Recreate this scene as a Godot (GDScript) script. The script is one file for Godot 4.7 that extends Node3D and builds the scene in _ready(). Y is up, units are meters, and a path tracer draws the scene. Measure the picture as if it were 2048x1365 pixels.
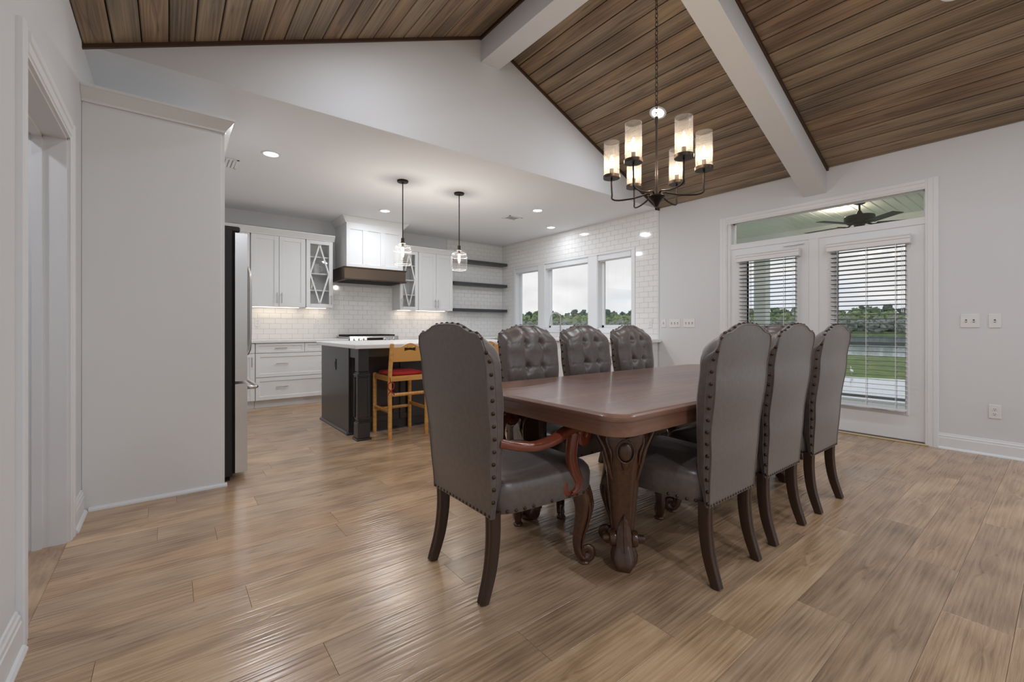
extends Node3D
# A vaulted dining room open to a white kitchen. y is up, metres; +x runs along the kitchen's rear wall, -z into the kitchen.

const WX := 5.44     # inner face of the wall with the windows and the glazed doors
const LX := -0.40    # inner face of the opposite wall
const GZ := -3.60    # gable face, where the vault ends and the flat kitchen ceiling begins
const BZ := -7.27    # kitchen rear wall
const RZ := 5.0      # wall behind the camera
const HC := 2.75     # flat ceiling and eaves
const SL := 0.425    # slope of the vault
const RX := 2.54     # ridge

# ------------------------------------------------------------------ mesh builder
class MB:
	var v := PackedVector3Array()
	var n := PackedVector3Array()
	var t := PackedVector2Array()
	var ix := PackedInt32Array()

	func vert(p: Vector3, nn: Vector3, uv: Vector2) -> int:
		v.append(p)
		n.append(nn)
		t.append(uv)
		return v.size() - 1

	func face(a: int, b: int, c: int) -> void:
		var g := (v[b] - v[a]).cross(v[c] - v[a])
		if g.length_squared() < 1e-18:
			return
		if g.dot(n[a] + n[b] + n[c]) > 0.0:
			ix.append_array([a, c, b])
		else:
			ix.append_array([a, b, c])

	func tri(a: Vector3, b: Vector3, c: Vector3, nn: Vector3) -> void:
		face(vert(a, nn, Vector2(a.x, a.y)), vert(b, nn, Vector2(b.x, b.y)), vert(c, nn, Vector2(c.x, c.y)))

	func quad(a: Vector3, b: Vector3, c: Vector3, d: Vector3, nn: Vector3, ua := Vector2(0, 0), ub := Vector2(1, 0), uc := Vector2(1, 1), ud := Vector2(0, 1)) -> void:
		var i := vert(a, nn, ua)
		var j := vert(b, nn, ub)
		var k := vert(c, nn, uc)
		var l := vert(d, nn, ud)
		face(i, j, k)
		face(i, k, l)

	# a box with chamfered edges; uv in metres, u along the longer side of each face
	func box(c: Vector3, s: Vector3, bev := 0.0, xf := Transform3D(), uo := Vector2.ZERO) -> void:
		var h := s * 0.5
		var b: float = min(bev, min(h.x, min(h.y, h.z)) * 0.9)
		for ax in 3:
			var p := (ax + 1) % 3
			var q := (ax + 2) % 3
			if s[q] > s[p]:
				var sw := p
				p = q
				q = sw
			for sg in [-1.0, 1.0]:
				var nn := Vector3.ZERO
				nn[ax] = sg
				var ps := []
				var us := []
				for k in [[-1, -1], [1, -1], [1, 1], [-1, 1]]:
					var o := Vector3.ZERO
					o[ax] = sg * h[ax]
					o[p] = k[0] * (h[p] - b)
					o[q] = k[1] * (h[q] - b)
					ps.append(xf * (c + o))
					us.append(Vector2(o[p] + h[p], o[q] + h[q]) + uo)
				quad(ps[0], ps[1], ps[2], ps[3], (xf.basis * nn).normalized(), us[0], us[1], us[2], us[3])
		if b <= 0.0:
			return
		for ax in 3:
			var p := (ax + 1) % 3
			var q := (ax + 2) % 3
			for sp in [-1.0, 1.0]:
				for sq in [-1.0, 1.0]:
					var nn := Vector3.ZERO
					nn[p] = sp
					nn[q] = sq
					var ps := []
					var us := []
					for k in [[-1, 0], [1, 0], [1, 1], [-1, 1]]:
						var o := Vector3.ZERO
						o[ax] = k[0] * (h[ax] - b)
						o[p] = sp * (h[p] - (b if k[1] else 0.0))
						o[q] = sq * (h[q] - (0.0 if k[1] else b))
						ps.append(xf * (c + o))
						us.append(Vector2(o[ax] + h[ax], 0.01 * k[1]) + uo)
					quad(ps[0], ps[1], ps[2], ps[3], (xf.basis * nn).normalized(), us[0], us[1], us[2], us[3])
		for sx in [-1.0, 1.0]:
			for sy in [-1.0, 1.0]:
				for sz in [-1.0, 1.0]:
					var sg := Vector3(sx, sy, sz)
					var ps := []
					for ax in 3:
						var o := (h - Vector3(b, b, b)) * sg
						o[ax] = sg[ax] * h[ax]
						ps.append(xf * (c + o))
					tri(ps[0], ps[1], ps[2], (xf.basis * sg).normalized())

	func bx(x0: float, x1: float, y0: float, y1: float, z0: float, z1: float, bev := 0.0) -> void:
		box(Vector3(x0 + x1, y0 + y1, z0 + z1) * 0.5, Vector3(abs(x1 - x0), abs(y1 - y0), abs(z1 - z0)), bev)

	# rows of points with smooth normals
	func grid(rows: Array, wrap_cols := false, wrap_rows := false, us := 1.0, vs := 1.0, sgn := 1.0) -> void:
		var R := rows.size()
		var C: int = rows[0].size()
		var base := v.size()
		for r in R:
			var ra: Array = rows[(r - 1 + R) % R] if (wrap_rows or r > 0) else rows[r]
			var rb: Array = rows[(r + 1) % R] if (wrap_rows or r < R - 1) else rows[r]
			for c in C:
				var ca := (c - 1 + C) % C if (wrap_cols or c > 0) else c
				var cb := (c + 1) % C if (wrap_cols or c < C - 1) else c
				var nn: Vector3 = (rows[r][cb] - rows[r][ca]).cross(rb[c] - ra[c])
				if nn.length_squared() < 1e-20:
					nn = (rows[r][cb] - rows[r][ca]).cross(rb[(c + C / 2) % C] - ra[(c + C / 2) % C])
				nn = nn.normalized() * sgn if nn.length_squared() > 1e-20 else Vector3.UP
				vert(rows[r][c], nn, Vector2(us * c / max(1, C - 1), vs * r / max(1, R - 1)))
		for r in (R if wrap_rows else R - 1):
			for c in (C if wrap_cols else C - 1):
				var a := base + r * C + c
				var b := base + r * C + (c + 1) % C
				var d := base + ((r + 1) % R) * C + c
				var e := base + ((r + 1) % R) * C + (c + 1) % C
				face(a, b, e)
				face(a, e, d)

	func fan(loop: Array, nn: Vector3) -> void:
		var m := Vector3.ZERO
		for p in loop:
			m += p
		m /= loop.size()
		var i0 := vert(m, nn, Vector2(m.x, m.z))
		var first := v.size()
		for p in loop:
			vert(p, nn, Vector2(p.x, p.z))
		for k in loop.size():
			face(i0, first + k, first + (k + 1) % loop.size())

	func loft(loops: Array, cap0 := true, cap1 := true, us := 1.0, vs := 1.0) -> void:
		grid(loops, true, false, us, vs)
		if cap0:
			fan(loops[0], ((loops[0][0] - loops[0][1]).cross(loops[0][0] - loops[0][loops[0].size() / 2])).normalized() * 1.0)
		if cap1:
			var L: Array = loops[loops.size() - 1]
			fan(L, ((L[0] - L[1]).cross(L[0] - L[L.size() / 2])).normalized())

	# a profile (x, y) carried along a path; sizes: one Vector2 for each point
	func sweep(path: Array, prof: Array, sizes = null, up := Vector3.UP, caps := true, turn := 0.0) -> void:
		var loops := []
		var N := path.size()
		var side := Vector3.ZERO
		for k in N:
			var dir: Vector3 = (path[min(k + 1, N - 1)] - path[max(k - 1, 0)]).normalized()
			if k == 0:
				side = up.cross(dir)
				if side.length() < 0.05:
					side = Vector3.RIGHT.cross(dir)
				side = side.normalized()
			side = (side - dir * side.dot(dir)).normalized()
			var u2 := dir.cross(side)
			var sz := Vector2.ONE
			if sizes is Array:
				sz = sizes[k] if sizes[k] is Vector2 else Vector2(sizes[k], sizes[k])
			elif sizes != null:
				sz = sizes if sizes is Vector2 else Vector2(sizes, sizes)
			var L := []
			for p in prof:
				var w: Vector2 = p.rotated(turn) * sz
				L.append(path[k] + side * w.x + u2 * w.y)
			loops.append(L)
		loft(loops, caps, caps)

	func tube(path: Array, r, segs := 8, caps := true) -> void:
		sweep(path, MB.circle(segs), r, Vector3.UP, caps)

	static func circle(segs: int) -> Array:
		var a := []
		for k in segs:
			a.append(Vector2.RIGHT.rotated(TAU * k / segs))
		return a

	# profile of (radius, height) turned round y; corners sharper than 35 degrees stay sharp
	func lathe(prof: Array, segs := 16, xf := Transform3D()) -> void:
		var runs := []
		var run := [prof[0]]
		for k in range(1, prof.size()):
			run.append(prof[k])
			if k < prof.size() - 1 and abs((prof[k] - prof[k - 1]).angle_to(prof[k + 1] - prof[k])) > 0.6:
				runs.append(run)
				run = [prof[k]]
		runs.append(run)
		for q in runs:
			var rows := []
			for p in q:
				var row := []
				for s in segs:
					var a := TAU * s / segs
					row.append(xf * Vector3(max(p.x, 0.00001) * cos(a), p.y, max(p.x, 0.00001) * sin(a)))
				rows.append(row)
			grid(rows, true)

	# a polygon (x, y) pushed along z from 0 to d, placed by xf
	func prism(poly: Array, d: float, xf := Transform3D(), smooth_sides := false) -> void:
		var N := poly.size()
		var ids := Geometry2D.triangulate_polygon(PackedVector2Array(poly))
		for e in [0.0, d]:
			var nn := (xf.basis * Vector3(0, 0, 1.0 if e == d else -1.0)).normalized() * (1.0 if d > 0 else -1.0)
			for k in range(0, ids.size(), 3):
				var q := []
				for m in 3:
					var p: Vector2 = poly[ids[k + m]]
					q.append(vert(xf * Vector3(p.x, p.y, e), nn, p))
				face(q[0], q[1], q[2])
		if smooth_sides:
			var r0 := []
			var r1 := []
			for p in poly:
				r0.append(xf * Vector3(p.x, p.y, 0))
				r1.append(xf * Vector3(p.x, p.y, d))
			grid([r0, r1], true)
			return
		var area := 0.0
		for k in N:
			area += poly[k].cross(poly[(k + 1) % N])
		var run := 0.0
		for k in N:
			var a: Vector2 = poly[k]
			var b: Vector2 = poly[(k + 1) % N]
			var e2 := (b - a)
			var o := Vector2(e2.y, -e2.x).normalized() * signf(area)
			quad(xf * Vector3(a.x, a.y, 0), xf * Vector3(b.x, b.y, 0), xf * Vector3(b.x, b.y, d), xf * Vector3(a.x, a.y, d), (xf.basis * Vector3(o.x, o.y, 0)).normalized(),
				Vector2(0, run), Vector2(0, run + e2.length()), Vector2(d, run + e2.length()), Vector2(d, run))
			run += e2.length()

	func ball(c: Vector3, r: Vector3, segs := 10, rings := 6) -> void:
		var rows := []
		for k in rings + 1:
			var a := -PI / 2 + PI * k / rings
			var row := []
			for s in segs:
				var b := TAU * s / segs
				row.append(c + Vector3(r.x * cos(a) * cos(b), r.y * sin(a), r.z * cos(a) * sin(b)))
			rows.append(row)
		grid(rows, true)

	func mesh() -> ArrayMesh:
		var a := []
		a.resize(Mesh.ARRAY_MAX)
		a[Mesh.ARRAY_VERTEX] = v
		a[Mesh.ARRAY_NORMAL] = n
		a[Mesh.ARRAY_TEX_UV] = t
		a[Mesh.ARRAY_INDEX] = ix
		var m := ArrayMesh.new()
		m.add_surface_from_arrays(Mesh.PRIMITIVE_TRIANGLES, a)
		return m

# ------------------------------------------------------------------ nodes
var M := {}
var taken := {}
var rng := RandomNumberGenerator.new()

func numbered(called: String) -> String:
	if not taken.has(called):
		taken[called] = 0
		return called
	taken[called] += 1
	return "%s_%03d" % [called, taken[called]]

func part(parent: Node, called: String, mb, m: Material) -> MeshInstance3D:
	var o := MeshInstance3D.new()
	o.mesh = mb.mesh() if mb is MB else mb
	o.material_override = m
	o.name = called if parent != self else numbered(called)
	o.cast_shadow = GeometryInstance3D.SHADOW_CASTING_SETTING_ON
	parent.add_child(o, true)
	return o

func tag(o: Node, label: String, category := "", group := "", kind := "") -> Node:
	if label:
		o.set_meta("label", label)
	if category:
		o.set_meta("category", category)
	if group:
		o.set_meta("group", group)
	if kind:
		o.set_meta("kind", kind)
	return o

func thing(called: String, label: String, category: String, at := Vector3.ZERO, turn := 0.0, group := "", kind := "") -> Node3D:
	var o := Node3D.new()
	o.name = numbered(called)
	add_child(o)
	o.position = at
	o.rotation.y = turn
	tag(o, label, category, group, kind)
	return o

func struct(called: String, mb, m: Material, label := "") -> MeshInstance3D:
	var o := part(self, called, mb, m)
	tag(o, label, "", "", "structure")
	return o

func struct_root(called: String, label := "") -> Node3D:
	var o := Node3D.new()
	o.name = numbered(called)
	add_child(o)
	tag(o, label, "", "", "structure")
	return o

func copy_of(root: Node3D, at: Vector3, turn: float, label := "", group := "") -> Node3D:
	var r: Node3D = root.duplicate()
	r.name = numbered(String(root.name).split("_0")[0])
	add_child(r)
	r.position = at
	r.rotation.y = turn
	if label:
		r.set_meta("label", label)
	if group:
		r.set_meta("group", group)
	return r

func lerp_table(tb: Array, x: float) -> float:
	if x <= tb[0][0]:
		return tb[0][1]
	for k in range(1, tb.size()):
		if x <= tb[k][0]:
			var f: float = (x - tb[k - 1][0]) / (tb[k][0] - tb[k - 1][0])
			f = f * f * (3.0 - 2.0 * f)
			return lerpf(tb[k - 1][1], tb[k][1], f)
	return tb[tb.size() - 1][1]

# points of a smooth curve through the given ones
func curve(pts: Array, per := 5) -> Array:
	var out := []
	var N := pts.size()
	for k in N - 1:
		var a: Vector3 = pts[max(k - 1, 0)]
		var b: Vector3 = pts[k]
		var c: Vector3 = pts[k + 1]
		var d: Vector3 = pts[min(k + 2, N - 1)]
		for s in per:
			var f := float(s) / per
			out.append(b.cubic_interpolate(c, a, d, f))
	out.append(pts[N - 1])
	return out

func stretch(vals: Array, count: int) -> Array:
	var out := []
	for k in count:
		var f := float(k) / (count - 1) * (vals.size() - 1)
		var i: int = min(int(f), vals.size() - 2)
		out.append(lerp(vals[i], vals[i + 1], f - i))
	return out

# ------------------------------------------------------------------ materials
func mat(c: Color, rough := 0.6, metal := 0.0, spec := 0.5) -> StandardMaterial3D:
	var m := StandardMaterial3D.new()
	m.albedo_color = c
	m.roughness = rough
	m.metallic = metal
	m.metallic_specular = spec
	return m

func glow(c: Color, e: float) -> StandardMaterial3D:
	var m := mat(Color(1, 1, 1), 0.6)
	m.emission_enabled = true
	m.emission = c
	m.emission_energy_multiplier = e
	return m

func glass(alpha := 0.04, tint := Color(1, 1, 1)) -> StandardMaterial3D:
	var m := mat(Color(tint.r, tint.g, tint.b, alpha), 0.02)
	m.transparency = BaseMaterial3D.TRANSPARENCY_ALPHA
	m.cull_mode = BaseMaterial3D.CULL_DISABLED
	return m

func fbm(sd: int, freq: float, oct := 3) -> FastNoiseLite:
	var f := FastNoiseLite.new()
	f.seed = sd
	f.noise_type = FastNoiseLite.TYPE_SIMPLEX_SMOOTH
	f.frequency = freq
	f.fractal_octaves = oct
	return f

# wood: [colour texture, normal texture]; u runs along the grain. cols: dark, middle, light
func wood_tex(w: int, h: int, sd: int, cols: Array, ring := 0.16, warp := 5.0, fine := 0.5, blotch := 0.5, knots := 1, bump := 3.0) -> Array:
	var n1 := fbm(sd, 0.006, 2)
	var n2 := fbm(sd + 11, 0.08, 3)
	var n3 := fbm(sd + 23, 0.01, 2)
	var n4 := fbm(sd + 37, 0.35, 2)
	var r := RandomNumberGenerator.new()
	r.seed = sd * 77 + 5
	var kn := []
	for k in knots:
		kn.append(Vector3(r.randf_range(0.1, 0.9) * w, r.randf_range(0.25, 0.75) * h, r.randf_range(0.5, 1.0)))
	var data := PackedByteArray()
	data.resize(w * h * 3)
	var hd := PackedByteArray()
	hd.resize(w * h)
	var cd: Color = cols[0]
	var cm: Color = cols[1]
	var cl: Color = cols[2]
	for y in h:
		for x in w:
			var yy := float(y)
			var dark := 0.0
			for k in kn:
				var dx: float = (x - k.x) / 34.0
				var dy: float = (y - k.y) / 11.0
				var q := dx * dx + dy * dy
				if q < 14.0:
					var e := exp(-q * 0.45)
					yy += signf(dy + 0.001) * 16.0 * e * k.z
					dark = maxf(dark, exp(-q * 5.0) * k.z)
			var wv := n1.get_noise_2d(x * 0.14, yy * 0.9)
			var rg := sin(yy * ring + wv * warp)
			var fn := n2.get_noise_2d(x * 0.02, yy * 1.1)
			var bl := n3.get_noise_2d(x * 0.28, y * 0.7)
			var po := n4.get_noise_2d(x * 0.035, yy * 1.3)
			var g := 0.5 + 0.07 * rg + fine * fn + blotch * bl + 0.5 * fine * po
			g = clampf(g, 0.0, 1.0) * (1.0 - dark * 0.9)
			var c: Color = cd.lerp(cm, g * 2.0) if g < 0.5 else cm.lerp(cl, g * 2.0 - 1.0)
			var o := (y * w + x) * 3
			data[o] = c.r8
			data[o + 1] = c.g8
			data[o + 2] = c.b8
			hd[y * w + x] = int(clampf(0.5 + 0.3 * rg * absf(rg) + 0.7 * fn, 0.0, 1.0) * 255.0)
	var im := Image.create_from_data(w, h, false, Image.FORMAT_RGB8, data)
	var hm := Image.create_from_data(w, h, false, Image.FORMAT_L8, hd)
	hm.bump_map_to_normal_map(bump)
	return [ImageTexture.create_from_image(im), ImageTexture.create_from_image(hm)]

func wood_mat(tx: Array, rough: float, bump: float, scale := Vector3.ONE, coat := 0.0) -> StandardMaterial3D:
	var m := mat(Color(1, 1, 1), rough, 0.0, 0.58)
	m.albedo_texture = tx[0]
	if bump > 0.0:
		m.normal_enabled = true
		m.normal_texture = tx[1]
		m.normal_scale = bump
	m.uv1_scale = scale
	if coat > 0.0:
		m.clearcoat_enabled = true
		m.clearcoat = coat
		m.clearcoat_roughness = 0.12
	return m

func noise_tex(sd: int, freq: float, cols: Array, size := 256, as_normal := false, strength := 4.0) -> NoiseTexture2D:
	var nt := NoiseTexture2D.new()
	nt.width = size
	nt.height = size
	nt.seamless = true
	nt.noise = fbm(sd, freq, 4)
	nt.as_normal_map = as_normal
	nt.bump_strength = strength
	if cols.size():
		var g := Gradient.new()
		g.offsets = PackedFloat32Array([0.0, 0.5, 1.0]) if cols.size() == 3 else PackedFloat32Array([0.0, 1.0])
		g.colors = PackedColorArray(cols)
		nt.color_ramp = g
	return nt

func make_materials() -> void:
	M.wall = mat(Color8(222, 223, 225), 0.85, 0, 0.3)
	M.ceil = mat(Color8(236, 237, 239), 0.9, 0, 0.3)
	M.trim = mat(Color8(232, 233, 235), 0.45)
	M.cab = mat(Color8(233, 234, 234), 0.42)
	M.tile = mat(Color8(238, 237, 235), 0.08)
	M.grout = mat(Color8(196, 196, 196), 0.9)
	M.quartz = mat(Color8(238, 238, 238), 0.2)
	M.black = mat(Color8(42, 42, 44), 0.32, 0.0, 0.75)
	M.steel = mat(Color8(200, 198, 196), 0.24, 1.0)
	M.nickel = mat(Color8(190, 188, 184), 0.3, 1.0)
	M.darkside = mat(Color8(30, 26, 24), 0.5)
	M.rubber = mat(Color8(14, 14, 14), 0.8)
	M.bronze = mat(Color8(70, 58, 48), 0.42, 0.85)
	M.hoodband = mat(Color8(92, 80, 70), 0.4, 0.8)
	M.shelf = mat(Color8(62, 62, 66), 0.4)
	M.iron = mat(Color8(44, 38, 34), 0.42, 0.6)
	M.glass = glass(0.012)
	M.jar = glass(0.006)
	M.jar_rim = glass(0.22)
	M.slat = mat(Color8(124, 127, 131), 0.5)  # white slats greyed: their backlit darkness against the sky is in this colour
	M.ovenglass = mat(Color8(12, 12, 13), 0.1)
	M.plate = mat(Color8(232, 232, 232), 0.35)
	M.slot = mat(Color8(60, 60, 60), 0.6)
	M.red = mat(Color8(176, 34, 34), 0.85)
	M.red.rim_enabled = true
	M.red.rim = 0.4
	M.lamp = glow(Color8(255, 244, 226), 6.0)
	M.lamp_cool = glow(Color8(255, 248, 238), 6.0)
	M.strip = glow(Color8(255, 236, 214), 3.0)
	M.bulb = glow(Color8(255, 226, 186), 5.0)
	M.bulb_porch = glow(Color8(255, 226, 150), 1.3)
	# seeded glass: slightly milky, the bulb lights it
	M.seeded = glass(0.08)
	M.seeded.roughness = 0.16
	M.seeded.normal_enabled = true
	M.seeded.normal_texture = noise_tex(5, 0.09, [], 256, true, 10.0)
	# leather
	M.leather = mat(Color8(98, 88, 84), 0.34, 0.0, 0.72)
	M.leather.albedo_texture = noise_tex(31, 0.02, [Color8(210, 205, 200), Color8(255, 255, 255)], 512)
	M.leather.normal_enabled = true
	M.leather.normal_texture = noise_tex(8, 0.25, [], 512, true, 2.0)
	M.leather.normal_scale = 0.35
	M.leather.rim_enabled = true
	M.leather.rim = 0.7
	M.leather.rim_tint = 0.2
	M.leather.uv1_triplanar = true
	M.leather.uv1_scale = Vector3(3, 3, 3)
	M.piping = mat(Color8(70, 55, 48), 0.4)
	M.nail = mat(Color8(74, 60, 50), 0.32, 0.9)
	# dark carved wood and table
	var mah := [Color8(86, 56, 44), Color8(118, 82, 66), Color8(146, 107, 88)]
	M.tabletop = wood_mat(wood_tex(1024, 256, 401, mah, 0.09, 4.0, 0.3, 0.3, 0, 1.5), 0.33, 0.2, Vector3(0.4, 0.85, 1), 0.25)
	M.carved = mat(Color8(88, 58, 40), 0.26)
	M.carved.clearcoat_enabled = true
	M.carved.clearcoat = 0.4
	M.carved.clearcoat_roughness = 0.2
	M.carved.albedo_texture = noise_tex(77, 0.03, [Color8(196, 190, 184), Color8(255, 255, 255)], 256)
	M.carved.uv1_triplanar = true
	M.carved.uv1_scale = Vector3(4, 4, 4)
	M.rearleg = mat(Color8(60, 40, 31), 0.24)
	M.arm = mat(Color8(120, 58, 40), 0.26)
	M.arm.clearcoat_enabled = true
	M.arm.clearcoat = 0.5
	M.arm.clearcoat_roughness = 0.15
	M.pine = wood_mat(wood_tex(512, 128, 911, [Color8(196, 136, 66), Color8(222, 164, 88), Color8(236, 186, 112)], 0.12, 3.0, 0.35, 0.35, 0, 1.0), 0.35, 0.0, Vector3(1.2, 4.0, 1))
	# floor planks and vault boards, several of each
	M.floor = []
	var tones := [
		[Color8(140, 110, 83), Color8(184, 152, 119), Color8(210, 179, 145)],
		[Color8(134, 107, 83), Color8(177, 146, 116), Color8(201, 172, 139)],
		[Color8(146, 117, 88), Color8(192, 159, 125), Color8(216, 186, 151)],
		[Color8(127, 103, 81), Color8(170, 141, 112), Color8(195, 166, 136)],
		[Color8(140, 109, 82), Color8(182, 148, 116), Color8(209, 176, 141)],
		[Color8(136, 111, 87), Color8(178, 149, 120), Color8(204, 176, 145)]]
	for k in tones.size():
		M.floor.append(wood_mat(wood_tex(1024, 160, 60 + k * 13, tones[k], 0.3, 9.0, 0.32, 0.36, 2, 2.0), 0.23, 0.26))
	M.board = []
	tones = [
		[Color8(82, 68, 54), Color8(136, 115, 90), Color8(176, 153, 120)],
		[Color8(79, 68, 57), Color8(129, 112, 92), Color8(171, 150, 121)],
		[Color8(86, 68, 53), Color8(139, 114, 88), Color8(179, 152, 117)],
		[Color8(78, 66, 54), Color8(126, 109, 88), Color8(168, 146, 117)],
		[Color8(83, 67, 54), Color8(137, 112, 89), Color8(176, 149, 117)]]
	for k in tones.size():
		M.board.append(wood_mat(wood_tex(1024, 96, 300 + k * 17, tones[k], 0.35, 9.0, 0.30, 0.48, 3, 2.0), 0.55, 0.3))
	M.darktrim = mat(Color8(74, 50, 36), 0.5)
	M.slab = mat(Color8(60, 44, 32), 0.9)
	# outdoors
	M.porchboard = mat(Color8(240, 242, 240), 0.6)
	M.porchfloor = mat(Color8(205, 204, 198), 0.8)
	M.porchwhite = mat(Color8(222, 226, 222), 0.6)
	M.rail = mat(Color8(110, 112, 112), 0.5)
	M.fan = mat(Color8(42, 44, 42), 0.5)
	M.water = mat(Color8(150, 168, 178), 0.06)
	M.water.normal_enabled = true
	M.water.normal_texture = noise_tex(12, 0.03, [], 256, true, 2.0)
	M.water.normal_scale = 0.12
	M.water.uv1_triplanar = true
	M.water.uv1_scale = Vector3(0.08, 0.08, 0.08)
	M.grass = mat(Color(1, 1, 1), 0.95)
	M.grass.albedo_texture = noise_tex(3, 0.02, [Color8(92, 104, 58), Color8(108, 128, 62), Color8(140, 142, 88)], 512)
	M.grass.uv1_triplanar = true
	M.grass.uv1_scale = Vector3(0.05, 0.05, 0.05)
	M.leaf = []
	for c in [[Color8(62, 90, 54), Color8(146, 166, 112)], [Color8(88, 116, 66), Color8(182, 196, 132)], [Color8(104, 114, 102), Color8(188, 192, 180)], [Color8(48, 76, 58), Color8(108, 134, 100)]]:
		var m := mat(Color(1, 1, 1), 0.9)
		m.albedo_texture = noise_tex(21, 0.12, c, 256)
		m.uv1_triplanar = true
		m.uv1_scale = Vector3(0.16, 0.16, 0.16)
		M.leaf.append(m)
	M.bark = mat(Color8(84, 72, 62), 0.9)
	M.feather = mat(Color8(240, 240, 238), 0.8)

# ------------------------------------------------------------------ camera, sky, light
func make_sky() -> Sky:
	var w := 1024
	var h := 512
	var im := Image.create(w, h, false, Image.FORMAT_RGBF)
	var a := fbm(4, 1.4, 5)
	var b := fbm(9, 3.2, 4)
	for y in h:
		var el := PI / 2 - PI * (y + 0.5) / h
		for x in w:
			var az := TAU * (x + 0.5) / w
			var d := Vector3(cos(el) * sin(az), sin(el) * 2.6, cos(el) * cos(az))
			var c := a.get_noise_3dv(d) + 0.45 * b.get_noise_3dv(d)
			var cov := smoothstep(-0.34, 0.2, c)
			var low := exp(-maxf(el, 0.0) * 5.0)
			var blue := Color(0.48, 0.67, 0.92).lerp(Color(0.78, 0.84, 0.92), low)
			var white := Color(0.96, 0.96, 0.96) * (0.94 + 0.22 * b.get_noise_3dv(d * 2.0))
			var col := blue.lerp(white, clampf(cov + 0.45 * low, 0.0, 1.0))
			if el < 0.0:
				col = Color(0.40, 0.42, 0.38)
			im.set_pixel(x, y, col)
	var p := PanoramaSkyMaterial.new()
	p.panorama = ImageTexture.create_from_image(im)
	var s := Sky.new()
	s.sky_material = p
	return s

func make_view() -> void:
	# focal length 877.6 px of a 2048 x 1365 frame; the lens is shifted so that the horizon stands 27.5 px above the middle
	var cam := Camera3D.new()
	cam.name = "camera"
	cam.projection = Camera3D.PROJECTION_FRUSTUM
	cam.near = 0.05
	cam.far = 2000.0
	cam.size = 2.0 * 0.05 * 682.5 / 877.6
	cam.frustum_offset = Vector2(0, -0.05 * 27.5 / 877.6)
	cam.position = Vector3(0, 1.08, 0)
	cam.rotation.y = -atan2(687.0, 877.6)
	cam.current = true
	add_child(cam)
	var e := Environment.new()
	e.background_mode = Environment.BG_SKY
	e.sky = make_sky()
	e.background_energy_multiplier = 1.0
	e.tonemap_mode = Environment.TONE_MAPPER_LINEAR
	e.tonemap_exposure = 1.0
	e.sdfgi_enabled = true
	e.ssao_enabled = true
	e.ssil_enabled = true
	var we := WorldEnvironment.new()
	we.name = "world"
	we.environment = e
	add_child(we)

func omni(parent: Node, at: Vector3, e: float, c: Color, size := 0.03) -> void:
	var l := OmniLight3D.new()
	l.name = "lamp_light"
	l.position = at
	l.light_energy = e
	l.light_color = c
	l.light_size = size
	l.omni_range = 30.0
	l.omni_attenuation = 2.0
	l.shadow_enabled = true
	parent.add_child(l, true)

func area(parent: Node, at: Vector3, look: Vector3, size: Vector2, e: float, c: Color) -> void:
	var l := AreaLight3D.new()
	l.name = "lamp_light"
	l.area_size = size
	l.light_energy = e
	l.light_color = c
	l.area_range = 30.0
	l.shadow_enabled = true
	parent.add_child(l, true)
	l.position = at
	var up := Vector3.UP if absf(look.normalized().y) < 0.9 else Vector3.RIGHT
	l.basis = Basis.looking_at(look, up)

func spot(parent: Node, at: Vector3, look: Vector3, e: float, c: Color, ang := 68.0, size := 0.07) -> void:
	var l := SpotLight3D.new()
	l.name = "lamp_light"
	l.light_energy = e
	l.light_color = c
	l.light_size = size
	l.spot_range = 30.0
	l.spot_attenuation = 2.0
	l.spot_angle = ang
	l.spot_angle_attenuation = 0.8
	l.shadow_enabled = true
	parent.add_child(l, true)
	l.position = at
	var up := Vector3.UP if absf(look.normalized().y) < 0.9 else Vector3.RIGHT
	l.basis = Basis.looking_at(look, up)

# ------------------------------------------------------------------ the setting
# boxes between cuts, leaving out cells that lie in a hole; a: first axis (x or z), y upwards
func wall_boxes(mb: MB, along_x: bool, t0: float, t1: float, a0: float, a1: float, y0: float, y1: float, holes: Array) -> void:
	var ca := [a0, a1]
	var cy := [y0, y1]
	for h in holes:
		ca.append_array([h[0], h[1]])
		cy.append_array([h[2], h[3]])
	ca.sort()
	cy.sort()
	for i in ca.size() - 1:
		if ca[i + 1] - ca[i] < 1e-4:
			continue
		var start := -1.0
		for j in cy.size() - 1:
			if cy[j + 1] - cy[j] < 1e-4:
				continue
			var ma: float = (ca[i] + ca[i + 1]) / 2
			var my: float = (cy[j] + cy[j + 1]) / 2
			var out := false
			for h in holes:
				if ma > h[0] and ma < h[1] and my > h[2] and my < h[3]:
					out = true
			if out:
				continue
			if along_x:
				mb.bx(ca[i], ca[i + 1], cy[j], cy[j + 1], t0, t1)
			else:
				mb.bx(t0, t1, cy[j], cy[j + 1], ca[i], ca[i + 1])

const KWIN := [[-6.836, -6.147], [-5.967, -4.908], [-4.716, -4.048]]

func slope_y(x: float) -> float:
	return HC - 0.005 + SL * ((x - LX) if x < RX else (WX - x))

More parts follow.
